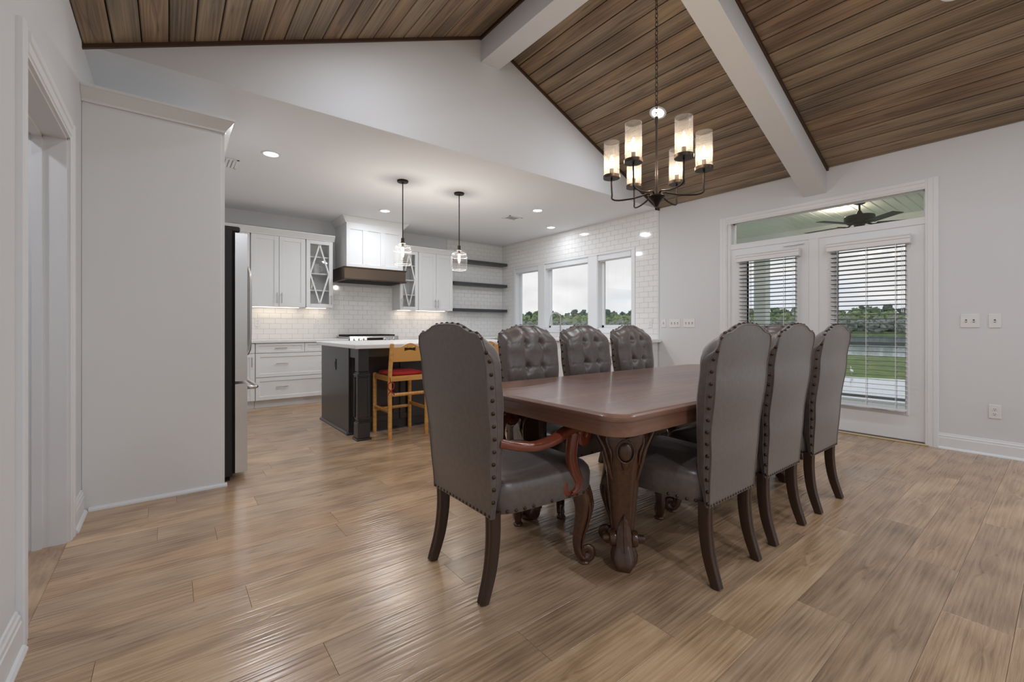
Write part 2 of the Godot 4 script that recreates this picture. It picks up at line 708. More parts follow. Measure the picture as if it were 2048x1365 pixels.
func make_shell() -> void:
	# walls
	var mb := MB.new()
	wall_boxes(mb, false, LX - 0.17, LX, BZ - 0.15, RZ + 0.15, 0.0, HC + 0.02, [[-3.116, -2.25, -0.1, 2.035]])
	struct("wall_left", mb, M.wall)
	mb = MB.new()
	var holes := [[-2.63, -0.79, -0.1, 2.38], [0.36, 1.7, 0.1, 2.4], [1.85, 3.2, 0.1, 2.4], [3.35, 4.7, 0.1, 2.4]]
	for k in KWIN:
		holes.append([k[0], k[1], 1.06, 2.235])
	wall_boxes(mb, false, WX, WX + 0.16, BZ - 0.15, RZ + 0.15, 0.0, HC + 0.02, holes)
	var wr := struct_root("wall_right")
	part(wr, "plaster", mb, M.wall)
	mb = MB.new()
	mb.bx(LX - 0.17, WX + 0.16, 0, HC + 0.15, BZ - 0.15, BZ)
	var wb := struct_root("wall_back")
	part(wb, "plaster", mb, M.wall)
	mb = MB.new()
	wall_boxes(mb, true, RZ, RZ + 0.15, LX - 0.17, WX + 0.16, 0.0, HC + 0.02, [[0.4, 2.2, 0.25, 2.4], [2.5, 4.3, 0.25, 2.4]])
	mb.prism([Vector2(LX - 0.17, HC), Vector2(WX + 0.16, HC), Vector2(WX + 0.16, HC + 0.05), Vector2(RX, slope_y(RX) + 0.1), Vector2(LX - 0.17, HC + 0.05)], 0.15, Transform3D(Basis(), Vector3(0, 0, RZ)))
	struct("wall_rear", mb, M.wall)
	mb = MB.new()
	mb.prism([Vector2(LX - 0.17, HC + 0.0015), Vector2(WX + 0.16, HC + 0.0015), Vector2(WX + 0.16, HC + 0.05), Vector2(RX, slope_y(RX) + 0.1), Vector2(LX - 0.17, HC + 0.05)], 0.13, Transform3D(Basis(), Vector3(0, 0, GZ - 0.13)))
	struct("wall_gable", mb, M.wall)
	# hall beyond the doorway
	mb = MB.new()
	mb.bx(-2.15, -2.0, 0, 2.6, -4.2, -1.2)
	mb.bx(-2.15, LX - 0.17, 0, 2.6, -4.35, -4.2)
	mb.bx(-2.15, LX - 0.17, 0, 2.6, -1.2, -1.05)
	struct("wall_hall", mb, M.wall)
	mb = MB.new()
	mb.bx(-2.15, LX - 0.17, 2.6, 2.7, -4.35, -1.05)
	struct("ceiling_hall", mb, M.ceil)
	mb = MB.new()
	mb.bx(-2.15, LX - 0.17, -0.12, -0.002, -4.35, -1.05)
	struct("floor_hall", mb, M.floor[1])
	downlight(Vector3(-1.25, 2.6, -2.7), Vector3.DOWN, "round recessed lamp in the hall beyond the doorway", 1.0, "", M.lamp, Color8(246, 249, 255))
	# kitchen ceiling
	mb = MB.new()
	mb.bx(LX - 0.17, WX + 0.16, HC, HC + 0.15, BZ - 0.15, GZ - 0.001)
	struct("ceiling_kitchen", mb, M.ceil)
	make_vault()
	make_floor()
	make_tiles(wr, wb)
	make_mouldings()

func make_vault() -> void:
	var root := struct_root("ceiling", "dark stained tongue and groove boards lining the vaulted ceiling")
	var mb := MB.new()
	for s in [-1, 1]:
		var e: float = LX - 0.17 if s < 0 else WX + 0.16
		var ey: float = HC - 0.005 - SL * 0.17 + 0.02
		mb.prism([Vector2(e, ey), Vector2(RX, slope_y(RX) + 0.02), Vector2(RX, slope_y(RX) + 0.14), Vector2(e, ey + 0.14)], RZ - GZ + 0.3, Transform3D(Basis(), Vector3(0, 0, GZ - 0.14)))
	part(root, "roof_deck", mb, M.slab)
	# boards, each its own piece, butt-jointed; 0.145 m of the slope each
	var cs := cos(atan(SL))
	var wdt := 0.1452
	var shapes := {}
	for s in [-1, 1]:
		var length: float = (RX - LX) / cs if s < 0 else (WX - RX) / cs
		var rows := int(ceil(length / wdt))
		for r in rows:
			var d0: float = r * wdt
			var d1: float = minf(d0 + wdt, length)
			var mid: float = (d0 + d1) / 2
			var x: float = LX + mid * cs if s < 0 else WX - mid * cs
			var y: float = slope_y(x) + 0.009
			var z := GZ
			var stops := []
			if s > 0:
				stops = [-1.80, -1.592]
			var cut := rng.randf_range(-0.2, 1.6)
			var spans := [[GZ, cut], [cut, RZ]] if s < 0 else [[GZ, -1.75], [-1.65, cut + 1.2], [cut + 1.2, RZ]]
			for sp in spans:
				var L: float = sp[1] - sp[0]
				var b := MB.new()
				var uo := Vector2(rng.randf_range(0.0, 0.3), 0.0)
				var ang := atan(SL) * (1.0 if s < 0 else -1.0)
				board(b, Vector3.ZERO, L, d1 - d0 - 0.008, 0.018, 0.004, uo, 1.0 / 4.2)
				var o := part(root, "board", b, M.board[rng.randi_range(0, 4)])
				o.transform = Transform3D(Basis(Vector3(0, 0, 1), ang), Vector3(x, y, (sp[0] + sp[1]) / 2))
	# ridge beam and the rafter beam on the window side
	mb = MB.new()
	mb.bx(2.43, 2.65, 3.70, 4.0, GZ, RZ, 0.002)
	tag(part(self, "ridge_beam", mb, M.wall), "long white box beam running under the ridge of the vaulted ceiling", "", "", "structure")
	mb = MB.new()
	var yb := HC - 0.257
	mb.prism([Vector2(WX, yb), Vector2(2.64, yb + SL * (WX - 2.64)), Vector2(2.64, yb + 0.30 + SL * (WX - 2.64)), Vector2(WX, yb + 0.30)], 0.21, Transform3D(Basis(), Vector3(0, 0, -1.802)))
	tag(part(self, "rafter_beam", mb, M.wall), "white box beam sloping from the ridge down to the wall above glazed doors", "", "", "structure")
	# the matching rafter on the other slope
	mb = MB.new()
	mb.prism([Vector2(LX, yb), Vector2(2.44, yb + SL * (2.44 - LX)), Vector2(2.44, yb + 0.30 + SL * (2.44 - LX)), Vector2(LX, yb + 0.30)], 0.21, Transform3D(Basis(), Vector3(0, 0, -1.802)))
	tag(part(self, "rafter_beam", mb, M.wall), "white box beam sloping from the ridge down to the doorway wall", "", "", "structure")
	# dark wood strips where boards meet walls and beams
	mb = MB.new()
	for s in [-1, 1]:
		var x0: float = LX if s < 0 else WX
		var x1: float = 2.43 if s < 0 else 2.65
		var y0 := HC - 0.005
		var y1: float = y0 + SL * absf(x1 - x0)
		mb.prism([Vector2(x0, y0 - 0.026), Vector2(x1, y1 - 0.026), Vector2(x1, y1 + 0.01), Vector2(x0, y0 + 0.01)], 0.02, Transform3D(Basis(), Vector3(0, 0, GZ)))
		mb.bx(x1 - 0.018 if s < 0 else x1, x1 if s < 0 else x1 + 0.018, y1 - 0.034, y1 + 0.0, GZ, RZ)
	mb.prism([Vector2(WX, HC - 0.03), Vector2(2.65, HC - 0.03 + SL * (WX - 2.65)), Vector2(2.65, HC + 0.01 + SL * (WX - 2.65)), Vector2(WX, HC + 0.01)], 0.02, Transform3D(Basis(), Vector3(0, 0, -1.592)))
	struct("trim_1", mb, M.darktrim, "dark wood strip edging the ceiling boards")

# a plank lying along z, u along its length (metres * us), v 0..1 across; edges chamfered
func board(b: MB, c: Vector3, L: float, W: float, T: float, bev: float, uo: Vector2, us: float) -> void:
	var h := Vector3(W / 2, T / 2, L / 2)
	var x0 := -h.x
	var x1 := h.x
	for fs in [1.0, -1.0]:
		var nn := Vector3(0, fs, 0)
		var y: float = fs * h.y
		b.quad(c + Vector3(x0 + bev, y, -h.z + bev), c + Vector3(x1 - bev, y, -h.z + bev), c + Vector3(x1 - bev, y, h.z - bev), c + Vector3(x0 + bev, y, h.z - bev), nn,
			uo + Vector2(0, 0.03), uo + Vector2(0, 0.97), uo + Vector2(L * us, 0.97), uo + Vector2(L * us, 0.03))
		for sx in [-1.0, 1.0]:
			b.quad(c + Vector3(sx * (h.x - bev), y, -h.z + bev), c + Vector3(sx * h.x, y - fs * bev, -h.z), c + Vector3(sx * h.x, y - fs * bev, h.z), c + Vector3(sx * (h.x - bev), y, h.z - bev), Vector3(sx, fs, 0).normalized(),
				uo + Vector2(0, 0.03), uo + Vector2(0, 0.0), uo + Vector2(L * us, 0.0), uo + Vector2(L * us, 0.03))
		for sz in [-1.0, 1.0]:
			b.quad(c + Vector3(-h.x + bev, y, sz * (h.z - bev)), c + Vector3(-h.x, y - fs * bev, sz * h.z), c + Vector3(h.x, y - fs * bev, sz * h.z), c + Vector3(h.x - bev, y, sz * (h.z - bev)), Vector3(0, fs, sz).normalized(),
				uo + Vector2(0, 0.03), uo + Vector2(0, 0.0), uo + Vector2(0.01, 1), uo + Vector2(0.01, 0.97))
	for sx in [-1.0, 1.0]:
		b.quad(c + Vector3(sx * h.x, -h.y + bev, -h.z), c + Vector3(sx * h.x, h.y - bev, -h.z), c + Vector3(sx * h.x, h.y - bev, h.z), c + Vector3(sx * h.x, -h.y + bev, h.z), Vector3(sx, 0, 0),
			uo + Vector2(0, 0.03), uo + Vector2(0, 0.0), uo + Vector2(L * us, 0.0), uo + Vector2(L * us, 0.03))

func make_floor() -> void:
	var root := struct_root("floor", "light brown wood plank floor")
	var mb := MB.new()
	mb.bx(LX - 0.17, WX + 0.16, -0.14, -0.009, BZ - 0.15, RZ + 0.15)
	part(root, "subfloor", mb, M.slab)
	mb = MB.new()
	mb.bx(LX - 0.17, LX, -0.01, 0.0, -3.116, -2.25)
	part(root, "door_saddle", mb, M.floor[1])
	var W := 0.182
	var z := 0.42
	var r2 := RandomNumberGenerator.new()
	r2.seed = 12
	var turned := Basis(Vector3.UP, PI / 2)
	while z > BZ:
		var x := LX + 0.002 - r2.randf_range(0.0, 1.1)
		while x < WX:
			var L := 1.22
			var a := maxf(x, LX)
			var b := minf(x + L, WX)
			var shown := b - a > 0.02
			if z < -6.75 or (a > 1.44 and z < -4.6 and b < 3.5 and z > -5.4):
				shown = false      # under cabinets and the island
			if shown:
				var m := MB.new()
				var flip := r2.randf() < 0.5
				board(m, Vector3.ZERO, b - a - 0.0008, W - 0.0008, 0.01, 0.0007, Vector2((a - x) / L * 0.98, 0), 0.8)
				var o := part(root, "plank", m, M.floor[r2.randi_range(0, 5)])
				o.transform = Transform3D(Basis(Vector3.UP, PI / 2 + (PI if flip else 0.0)), Vector3((a + b) / 2, -0.005, z - W / 2))
			x += L
		z -= W
	# the room behind the camera: wider boards, never nearer than the camera
	mb = MB.new()
	var zz := 0.42
	while zz < RZ:
		board(mb, Vector3((LX + WX) / 2, -0.0055, zz + W / 2), W - 0.0012, WX - LX, 0.01, 0.001, Vector2(r2.randf(), 0), 0.2)
		zz += W
	tag(part(root, "far_planks", mb, M.floor[0]), "", "", "", "stuff")

func make_tiles(wr: Node3D, wb: Node3D) -> void:
	# subway tiles 0.0762 x 0.1524, running bond
	var th := 0.0762
	var tw := 0.1524
	var g := 0.0022
	var shapes := {}
	var r3 := RandomNumberGenerator.new()
	r3.seed = 3
	# grout beds
	var mb := MB.new()
	wall_boxes(mb, false, WX - 0.004, WX + 0.001, BZ, -3.59, 0.9, HC, [[-6.90, -3.985, 0.985, 2.263]])
	part(wr, "grout", mb, M.grout)
	mb = MB.new()
	mb.bx(0.5, WX - 0.001, 0.9, 1.75, BZ - 0.001, BZ + 0.004)
	mb.bx(4.12, WX - 0.001, 1.7, HC, BZ - 0.001, BZ + 0.004)
	part(wb, "grout", mb, M.grout)
	var y0 := 0.905
	var left := MB.new()
	var count := 0
	for wall in [0, 1]:
		var rows := int(ceil((HC - y0) / th))
		for r in rows:
			var ya := y0 + r * th
			var yb := minf(ya + th, HC)
			var a: float = (-3.605 if wall == 0 else WX - 0.008)
			var end: float = (BZ + 0.008 if wall == 0 else 0.5)
			var p := a + (tw / 2 if r % 2 else 0.0)
			while p > end:
				var q := p - tw
				var pa := minf(p, a)
				var qa := maxf(q, end)
				p = q
				var pieces := [[qa, pa, ya, yb]]
				if wall == 0:
					pieces = cut_tile(pieces, -6.90, -3.985, 0.985, 2.263)
				else:
					pieces = cut_tile(pieces, 0.0, 2.02, 1.40, 3.0)
					pieces = cut_tile(pieces, 2.02, 3.06, 1.80, 3.0)
					pieces = cut_tile(pieces, 3.06, 4.12, 1.40, 3.0)
				for c in pieces:
					if c[1] - c[0] < 0.012 or c[3] - c[2] < 0.012:
						continue
					var w: float = c[1] - c[0] - g
					var hh: float = c[3] - c[2] - g
					var mid := Vector3(WX - 0.004, (c[2] + c[3]) / 2, (c[0] + c[1]) / 2) if wall == 0 else Vector3((c[0] + c[1]) / 2, (c[2] + c[3]) / 2, BZ + 0.004)
					# rows behind the chairs and the first stretch beside the fridge show least: one joined piece
					var hidden: bool = (c[2] < 1.0) or (wall == 1 and (mid.x < 1.0 or (mid.x > 4.2 and mid.y < 1.16)))
					var tilt := Basis(Vector3.UP if wall == 0 else Vector3.RIGHT, r3.randf_range(-0.004, 0.004)) * Basis(Vector3.RIGHT if wall == 1 else Vector3(0, 0, 1), r3.randf_range(-0.003, 0.003))
					var size := Vector3(0.008, hh, w) if wall == 0 else Vector3(w, hh, 0.008)
					if hidden:
						left = left if left else MB.new()
						left.box(Vector3.ZERO, size, 0.0018, Transform3D(tilt, mid))
						continue
					var key := "%d %.4f %.4f" % [wall, w, hh]
					if not shapes.has(key):
						var t := MB.new()
						t.box(Vector3.ZERO, size, 0.0018)
						shapes[key] = t.mesh()
					var o := part(wr if wall == 0 else wb, "tile", shapes[key], M.tile)
					o.transform = Transform3D(tilt, mid)
					count += 1
		tag(part(wr if wall == 0 else wb, "low_tiles", left, M.tile), "", "", "", "stuff")
		left = MB.new()
	# pencil trim where the tiles end beside the painted wall
	mb = MB.new()
	mb.bx(WX - 0.010, WX + 0.001, 0.905, HC, -3.604, -3.588, 0.002)
	part(wr, "tile_edge", mb, M.trim)

func cut_tile(pieces: Array, a0: float, a1: float, y0: float, y1: float) -> Array:
	var out := []
	for c in pieces:
		if c[1] <= a0 + 0.001 or c[0] >= a1 - 0.001 or c[3] <= y0 + 0.001 or c[2] >= y1 - 0.001:
			out.append(c)
			continue
		var lo: float = c[2]
		var hi: float = c[3]
		if c[0] < a0 - 0.002:
			out.append([c[0], a0, lo, hi])
		if c[1] > a1 + 0.002:
			out.append([a1, c[1], lo, hi])
		if lo < y0 - 0.002:
			out.append([maxf(c[0], a0), minf(c[1], a1), lo, y0])
		if hi > y1 + 0.002:
			out.append([maxf(c[0], a0), minf(c[1], a1), y1, hi])
	return out

# a moulding: profile (outwards, upwards) carried from p to q
func moulding(mb: MB, prof: Array, p: Vector3, q: Vector3, outward: Vector3, up := Vector3.UP) -> void:
	var d := q - p
	var L := d.length()
	mb.prism(prof, L, Transform3D(Basis(outward, up, d / L), p))

# a moulding carried round corners: pts on the wall line, outs the outward direction of each run
func mitred(mb: MB, prof: Array, pts: Array, outs: Array) -> void:
	var loops := []
	for k in pts.size():
		var o: Vector3 = outs[0] if k == 0 else outs[outs.size() - 1] if k == pts.size() - 1 else outs[k - 1] + outs[k]
		var L := []
		for p in prof:
			L.append(pts[k] + o * p.x + Vector3.UP * p.y)
		loops.append(L)
	for k in outs.size():
		for j in prof.size() - 1:
			var e: Vector2 = prof[j + 1] - prof[j]
			var nn: Vector3 = (outs[k] * e.y - Vector3.UP * e.x).normalized()
			mb.quad(loops[k][j], loops[k + 1][j], loops[k + 1][j + 1], loops[k][j + 1], nn)

const BASE := [Vector2(0, 0), Vector2(0.03, 0), Vector2(0.03, 0.006), Vector2(0.024, 0.016), Vector2(0.016, 0.02), Vector2(0.016, 0.098), Vector2(0.0125, 0.102), Vector2(0.0125, 0.118), Vector2(0.008, 0.124), Vector2(0.006, 0.136), Vector2(0, 0.138)]
const CASING := [Vector2(0, 0), Vector2(0.012, 0), Vector2(0.012, 0.012), Vector2(0.016, 0.016), Vector2(0.016, 0.05), Vector2(0.021, 0.056), Vector2(0.021, 0.086), Vector2(0.016, 0.09), Vector2(0, 0.09)]

# a frame of three or four casings round an opening in a wall across x; a0 < a1 along z
func casing(mb: MB, x: float, out: float, z0: float, z1: float, y0: float, y1: float, w := 0.09, sill := false) -> void:
	var k := w / 0.09
	var pr := []
	for p in CASING:
		pr.append(Vector2(p.x, p.y * k))
	var o := Vector3(out, 0, 0)
	moulding(mb, pr, Vector3(x, y0 - (w if sill else 0.0), z0), Vector3(x, y1 + w, z0), o, Vector3(0, 0, -1))
	moulding(mb, pr, Vector3(x, y0 - (w if sill else 0.0), z1), Vector3(x, y1 + w, z1), o, Vector3(0, 0, 1))
	moulding(mb, pr, Vector3(x, y1, z0), Vector3(x, y1, z1), o, Vector3.UP)
	if sill:
		moulding(mb, pr, Vector3(x, y0, z0), Vector3(x, y0, z1), o, Vector3.DOWN)

func make_mouldings() -> void:
	var mb := MB.new()
	moulding(mb, BASE, Vector3(LX, 0, -2.16), Vector3(LX, 0, RZ), Vector3.RIGHT)
	moulding(mb, BASE, Vector3(LX, 0, -3.535), Vector3(LX, 0, -3.207), Vector3.RIGHT)
	struct("baseboard_left", mb, M.trim)
	mb = MB.new()
	moulding(mb, BASE, Vector3(WX, 0, -0.74), Vector3(WX, 0, 0.285), Vector3.LEFT)
	moulding(mb, BASE, Vector3(WX, 0, 4.775), Vector3(WX, 0, RZ), Vector3.LEFT)
	moulding(mb, BASE, Vector3(WX, 0, -3.5), Vector3(WX, 0, -2.718), Vector3.LEFT)
	struct("baseboard_right", mb, M.trim)
	mb = MB.new()
	moulding(mb, BASE, Vector3(LX, 0, RZ), Vector3(WX, 0, RZ), Vector3(0, 0, -1))
	struct("baseboard_rear", mb, M.trim)
	# doorway: casing and jamb lining
	var d := struct_root("door_1", "white cased doorway")
	mb = MB.new()
	casing(mb, LX, 1, -3.112, -2.254, 0, 2.03)
	casing(mb, LX - 0.17, -1, -3.112, -2.254, 0, 2.03)
	part(d, "casing", mb, M.trim)
	mb = MB.new()
	mb.bx(LX - 0.17, LX, 0, 2.035, -3.1165, -3.10)
	mb.bx(LX - 0.17, LX, 0, 2.035, -2.266, -2.2495)
	mb.bx(LX - 0.17, LX, 2.02, 2.036, -3.1165, -2.2495)
	part(d, "jamb", mb, M.trim)
	mb = MB.new()
	mb.bx(LX - 0.12, LX - 0.085, 0, 2.02, -3.10, -3.088)
	mb.bx(LX - 0.12, LX - 0.085, 0, 2.02, -2.278, -2.266)
	mb.bx(LX - 0.12, LX - 0.085, 2.008, 2.02, -3.10, -2.266)
	part(d, "door_stop", mb, M.trim)
	make_windows()
	make_glazed_doors()

func make_windows() -> void:
	var n := 1
	for k in KWIN:
		var w := struct_root("window_%d" % n, "white framed picture window above the kitchen counter")
		n += 1
		var z0: float = k[0]
		var z1: float = k[1]
		var mb := MB.new()
		mb.bx(WX - 0.002, WX + 0.15, 1.06, 2.235, z0, z0 + 0.012)
		mb.bx(WX - 0.002, WX + 0.15, 1.06, 2.235, z1 - 0.012, z1)
		mb.bx(WX - 0.002, WX + 0.15, 2.223, 2.235, z0, z1)
		mb.bx(WX - 0.002, WX + 0.15, 1.06, 1.072, z0, z1)
		part(w, "jamb", mb, M.trim)
		mb = MB.new()
		var f := 0.045
		mb.bx(WX + 0.095, WX + 0.135, 1.072, 2.223, z0 + 0.012, z0 + 0.012 + f, 0.004)
		mb.bx(WX + 0.095, WX + 0.135, 1.072, 2.223, z1 - 0.012 - f, z1 - 0.012, 0.004)
		mb.bx(WX + 0.095, WX + 0.135, 2.223 - f, 2.223, z0 + 0.012, z1 - 0.012, 0.004)
		mb.bx(WX + 0.095, WX + 0.135, 1.072, 1.072 + f, z0 + 0.012, z1 - 0.012, 0.004)
		part(w, "sash", mb, M.trim)
		mb = MB.new()
		mb.bx(WX + 0.113, WX + 0.117, 1.1, 2.19, z0 + 0.05, z1 - 0.05)
		part(w, "pane", mb, M.glass)
	# one casing round the three
	var mb := MB.new()
	mb.bx(WX - 0.016, WX, 2.235, 2.263, -6.90, -3.985, 0.003)
	mb.bx(WX - 0.016, WX, 0.985, 1.06, -6.90, -3.985, 0.003)
	mb.bx(WX - 0.016, WX, 1.06, 2.235, -6.90, -6.836, 0.003)
	mb.bx(WX - 0.016, WX, 1.06, 2.235, -4.048, -3.985, 0.003)
	mb.bx(WX - 0.012, WX, 1.06, 2.235, -6.147, -5.967, 0.002)
	mb.bx(WX - 0.012, WX, 1.06, 2.235, -4.908, -4.716, 0.002)
	struct("trim_2", mb, M.trim, "white casing round the three kitchen windows")
	# windows of the living area, beside and behind the camera
	for k in [[0.36, 1.7], [1.85, 3.2], [3.35, 4.7]]:
		var w := struct_root("window_%d" % n, "tall white framed window of the living area")
		n += 1
		mb = MB.new()
		for q in [[k[0], k[0] + 0.05, 0.1, 2.4], [k[1] - 0.05, k[1], 0.1, 2.4], [k[0], k[1], 0.1, 0.15], [k[0], k[1], 2.35, 2.4]]:
			mb.bx(WX + 0.06, WX + 0.1, q[2], q[3], q[0], q[1])
		casing(mb, WX, -1, k[0], k[1], 0.1, 2.4, 0.075)
		part(w, "frame", mb, M.trim)
		mb = MB.new()
		mb.bx(WX + 0.078, WX + 0.082, 0.15, 2.35, k[0] + 0.05, k[1] - 0.05)
		part(w, "pane", mb, M.glass)
	for k in [[0.4, 2.2], [2.5, 4.3]]:
		var w := struct_root("window_%d" % n, "wide white framed window of the living area")
		n += 1
		mb = MB.new()
		for q in [[k[0], k[0] + 0.05, 0.25, 2.4], [k[1] - 0.05, k[1], 0.25, 2.4], [k[0], k[1], 0.25, 0.3], [k[0], k[1], 2.35, 2.4]]:
			mb.bx(q[0], q[1], q[2], q[3], RZ + 0.06, RZ + 0.1)
		part(w, "frame", mb, M.trim)
		mb = MB.new()
		mb.bx(k[0] + 0.05, k[1] - 0.05, 0.3, 2.35, RZ + 0.078, RZ + 0.082)
		part(w, "pane", mb, M.glass)

func make_glazed_doors() -> void:
	# frame, posts and transom
	var tr := struct_root("window_9", "wide transom window over the pair of glazed doors")
	var mb := MB.new()
	casing(mb, WX, -1, -2.63, -0.826, 0, 2.345, 0.088)
	part(tr, "casing", mb, M.trim)
	mb = MB.new()
	mb.bx(WX, WX + 0.16, 0, 2.38, -2.632, -2.594)
	mb.bx(WX, WX + 0.16, 0, 2.38, -0.832, -0.79)
	mb.bx(WX + 0.0, WX + 0.16, 2.357, 2.382, -2.63, -0.79)
	mb.bx(WX + 0.004, WX + 0.15, 2.026, 2.093, -2.6, -0.82, 0.004)
	mb.bx(WX + 0.004, WX + 0.12, 0.0, 2.03, -1.757, -1.664, 0.004)
	part(tr, "frame", mb, M.trim)
	mb = MB.new()
	for q in [[-2.594, -2.574, 2.093, 2.357], [-0.852, -0.832, 2.093, 2.357], [-2.594, -0.832, 2.093, 2.103], [-2.594, -0.832, 2.345, 2.357]]:
		mb.bx(WX + 0.08, WX + 0.11, q[2], q[3], q[0], q[1])
	part(tr, "bead", mb, M.trim)
	mb = MB.new()
	mb.bx(WX + 0.093, WX + 0.097, 2.1, 2.35, -2.58, -0.85)
	part(tr, "pane", mb, M.glass)
	var th := MB.new()
	th.bx(WX - 0.03, WX + 0.02, 0.0, 0.014, -2.63, -0.80, 0.004)
	struct("trim_3", th, mat(Color8(206, 186, 150), 0.45), "pale wood threshold strip below the glazed doors")
	th = MB.new()
	th.bx(WX + 0.0, WX + 0.17, -0.1, 0.022, -2.63, -0.79, 0.003)
	struct("trim_4", th, mat(Color8(110, 104, 98), 0.4, 0.6), "metal sill under the glazed doors")
	# each leaf: z range of leaf, of glass
	var leaves := [[-2.592, -1.760, -2.402, -1.887, -2.50, -1.83], [-1.662, -0.836, -1.505, -0.969, -1.575, -0.923]]
	for i in 2:
		var L: Array = leaves[i]
		var d := struct_root("door_%d" % (i + 2), ["narrow glazed door beside the door post, porch column behind its glass", "glazed door with lake view behind its glass"][i])
		mb = MB.new()
		wall_boxes(mb, false, WX + 0.012, WX + 0.056, L[0] - 0.002, L[1] + 0.003, 0.024, 2.03, [[L[2], L[3], 0.28, 1.87]])
		part(d, "leaf", mb, M.trim)
		mb = MB.new()
		for q in [[L[2] - 0.028, L[2], 0.252, 1.898], [L[3], L[3] + 0.028, 0.252, 1.898], [L[2], L[3], 0.252, 0.28], [L[2], L[3], 1.87, 1.898]]:
			mb.bx(WX + 0.002, WX + 0.066, q[2], q[3], q[0], q[1], 0.005)
		part(d, "glazing_frame", mb, M.trim)
		mb = MB.new()
		mb.bx(WX + 0.032, WX + 0.036, 0.28, 1.87, L[2], L[3])
		part(d, "pane", mb, M.glass)
		mb = MB.new()
		if i == 0:
			mb.lathe([Vector2(0, 0), Vector2(0.028, 0), Vector2(0.028, 0.006), Vector2(0.011, 0.012), Vector2(0.011, 0.034), Vector2(0.022, 0.044), Vector2(0.027, 0.06), Vector2(0.02, 0.073), Vector2(0, 0.077)], 14, Transform3D(Basis(Vector3(0, 0, 1), PI / 2), Vector3(WX + 0.012, 1.06, -1.80)))
			part(d, "knob", mb, M.nickel)
			mb = MB.new()
			mb.bx(WX - 0.01, WX + 0.012, 1.985, 2.005, -2.0, -1.80, 0.004)
			mb.bx(WX - 0.016, WX - 0.006, 1.988, 1.998, -1.87, -1.80, 0.003)
			part(d, "closer", mb, M.trim)
		make_blind(i, L)

func make_blind(i: int, L: Array) -> void:
	var z0: float = L[4]
	var z1: float = L[5]
	var b := thing("window_blind", ["slatted blind with white valance, porch column behind it", "slatted blind with white valance on the glazed door that shows the lake"][i], "blind", Vector3(WX, 0, (z0 + z1) / 2), 0, "slatted blinds on the glazed doors")
	var h := (z1 - z0) / 2
	var mb := MB.new()
	mb.prism([Vector2(0, 1.86), Vector2(-0.055, 1.86), Vector2(-0.06, 1.868), Vector2(-0.06, 1.905), Vector2(-0.066, 1.912), Vector2(-0.066, 1.928), Vector2(-0.072, 1.94), Vector2(-0.072, 1.95), Vector2(0, 1.95)], 2 * h, Transform3D(Basis(), Vector3(0, 0, -h)))
	part(b, "valance", mb, M.trim)
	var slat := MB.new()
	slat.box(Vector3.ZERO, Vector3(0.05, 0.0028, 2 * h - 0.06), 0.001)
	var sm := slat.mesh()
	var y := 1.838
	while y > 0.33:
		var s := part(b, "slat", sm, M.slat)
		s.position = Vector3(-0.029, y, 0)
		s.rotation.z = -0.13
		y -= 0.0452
	mb = MB.new()
	mb.box(Vector3(-0.029, 0.302, 0), Vector3(0.052, 0.018, 2 * h - 0.06), 0.003)
	part(b, "bottom_rail", mb, M.trim)
	mb = MB.new()
	for k in ([-0.55, 0.55] if i == 0 else [-0.72, 0.0, 0.68]):
		for e in [-0.054, -0.005]:
			mb.bx(e - 0.0009, e + 0.0009, 0.3, 1.87, k * h - 0.002, k * h + 0.002)
		mb.box(Vector3(-0.029, 0.285, k * h), Vector3(0.008, 0.018, 0.008), 0.002)
	part(b, "ladder_cord", mb, M.trim)
	mb = MB.new()
	for k in [0.0, 0.012]:
		mb.tube([Vector3(-0.062, 1.86, h * 0.82 + k), Vector3(-0.062, 1.24, h * 0.82 + k)], 0.0012, 5)
		mb.lathe([Vector2(0, 0), Vector2(0.005, 0), Vector2(0.003, 0.022), Vector2(0, 0.024)], 8, Transform3D(Basis(), Vector3(-0.062, 1.22, h * 0.82 + k)))
	part(b, "pull_cord", mb, M.trim)

# ------------------------------------------------------------------ kitchen
# a shaker front lying in the plane across z at z, facing +z: rails and stiles round a recessed panel
func shaker(parent: Node, called: String, x0: float, x1: float, y0: float, y1: float, z: float, m: Material, f := 0.055) -> MeshInstance3D:
	var mb := MB.new()
	mb.bx(x0, x0 + f, y0, y1, z, z + 0.02, 0.0025)
	mb.bx(x1 - f, x1, y0, y1, z, z + 0.02, 0.0025)
	mb.bx(x0 + f - 0.001, x1 - f + 0.001, y0, y0 + f, z, z + 0.0195, 0.0025)
	mb.bx(x0 + f - 0.001, x1 - f + 0.001, y1 - f, y1, z, z + 0.0195, 0.0025)
	mb.bx(x0 + f - 0.002, x1 - f + 0.002, y0 + f - 0.002, y1 - f + 0.002, z + 0.001, z + 0.011)
	return part(parent, called, mb, m)

func bar_handle(parent: Node, at: Vector3, along: Vector3, L: float, out: Vector3) -> void:
	var mb := MB.new()
	var a := at + out * 0.03
	mb.tube([a - along * L / 2, a + along * L / 2], 0.0052, 8)
	for s in [-0.32, 0.32]:
		mb.tube([at + along * L * s, a + along * L * s], 0.004, 6)
	part(parent, "handle", mb, M.nickel)

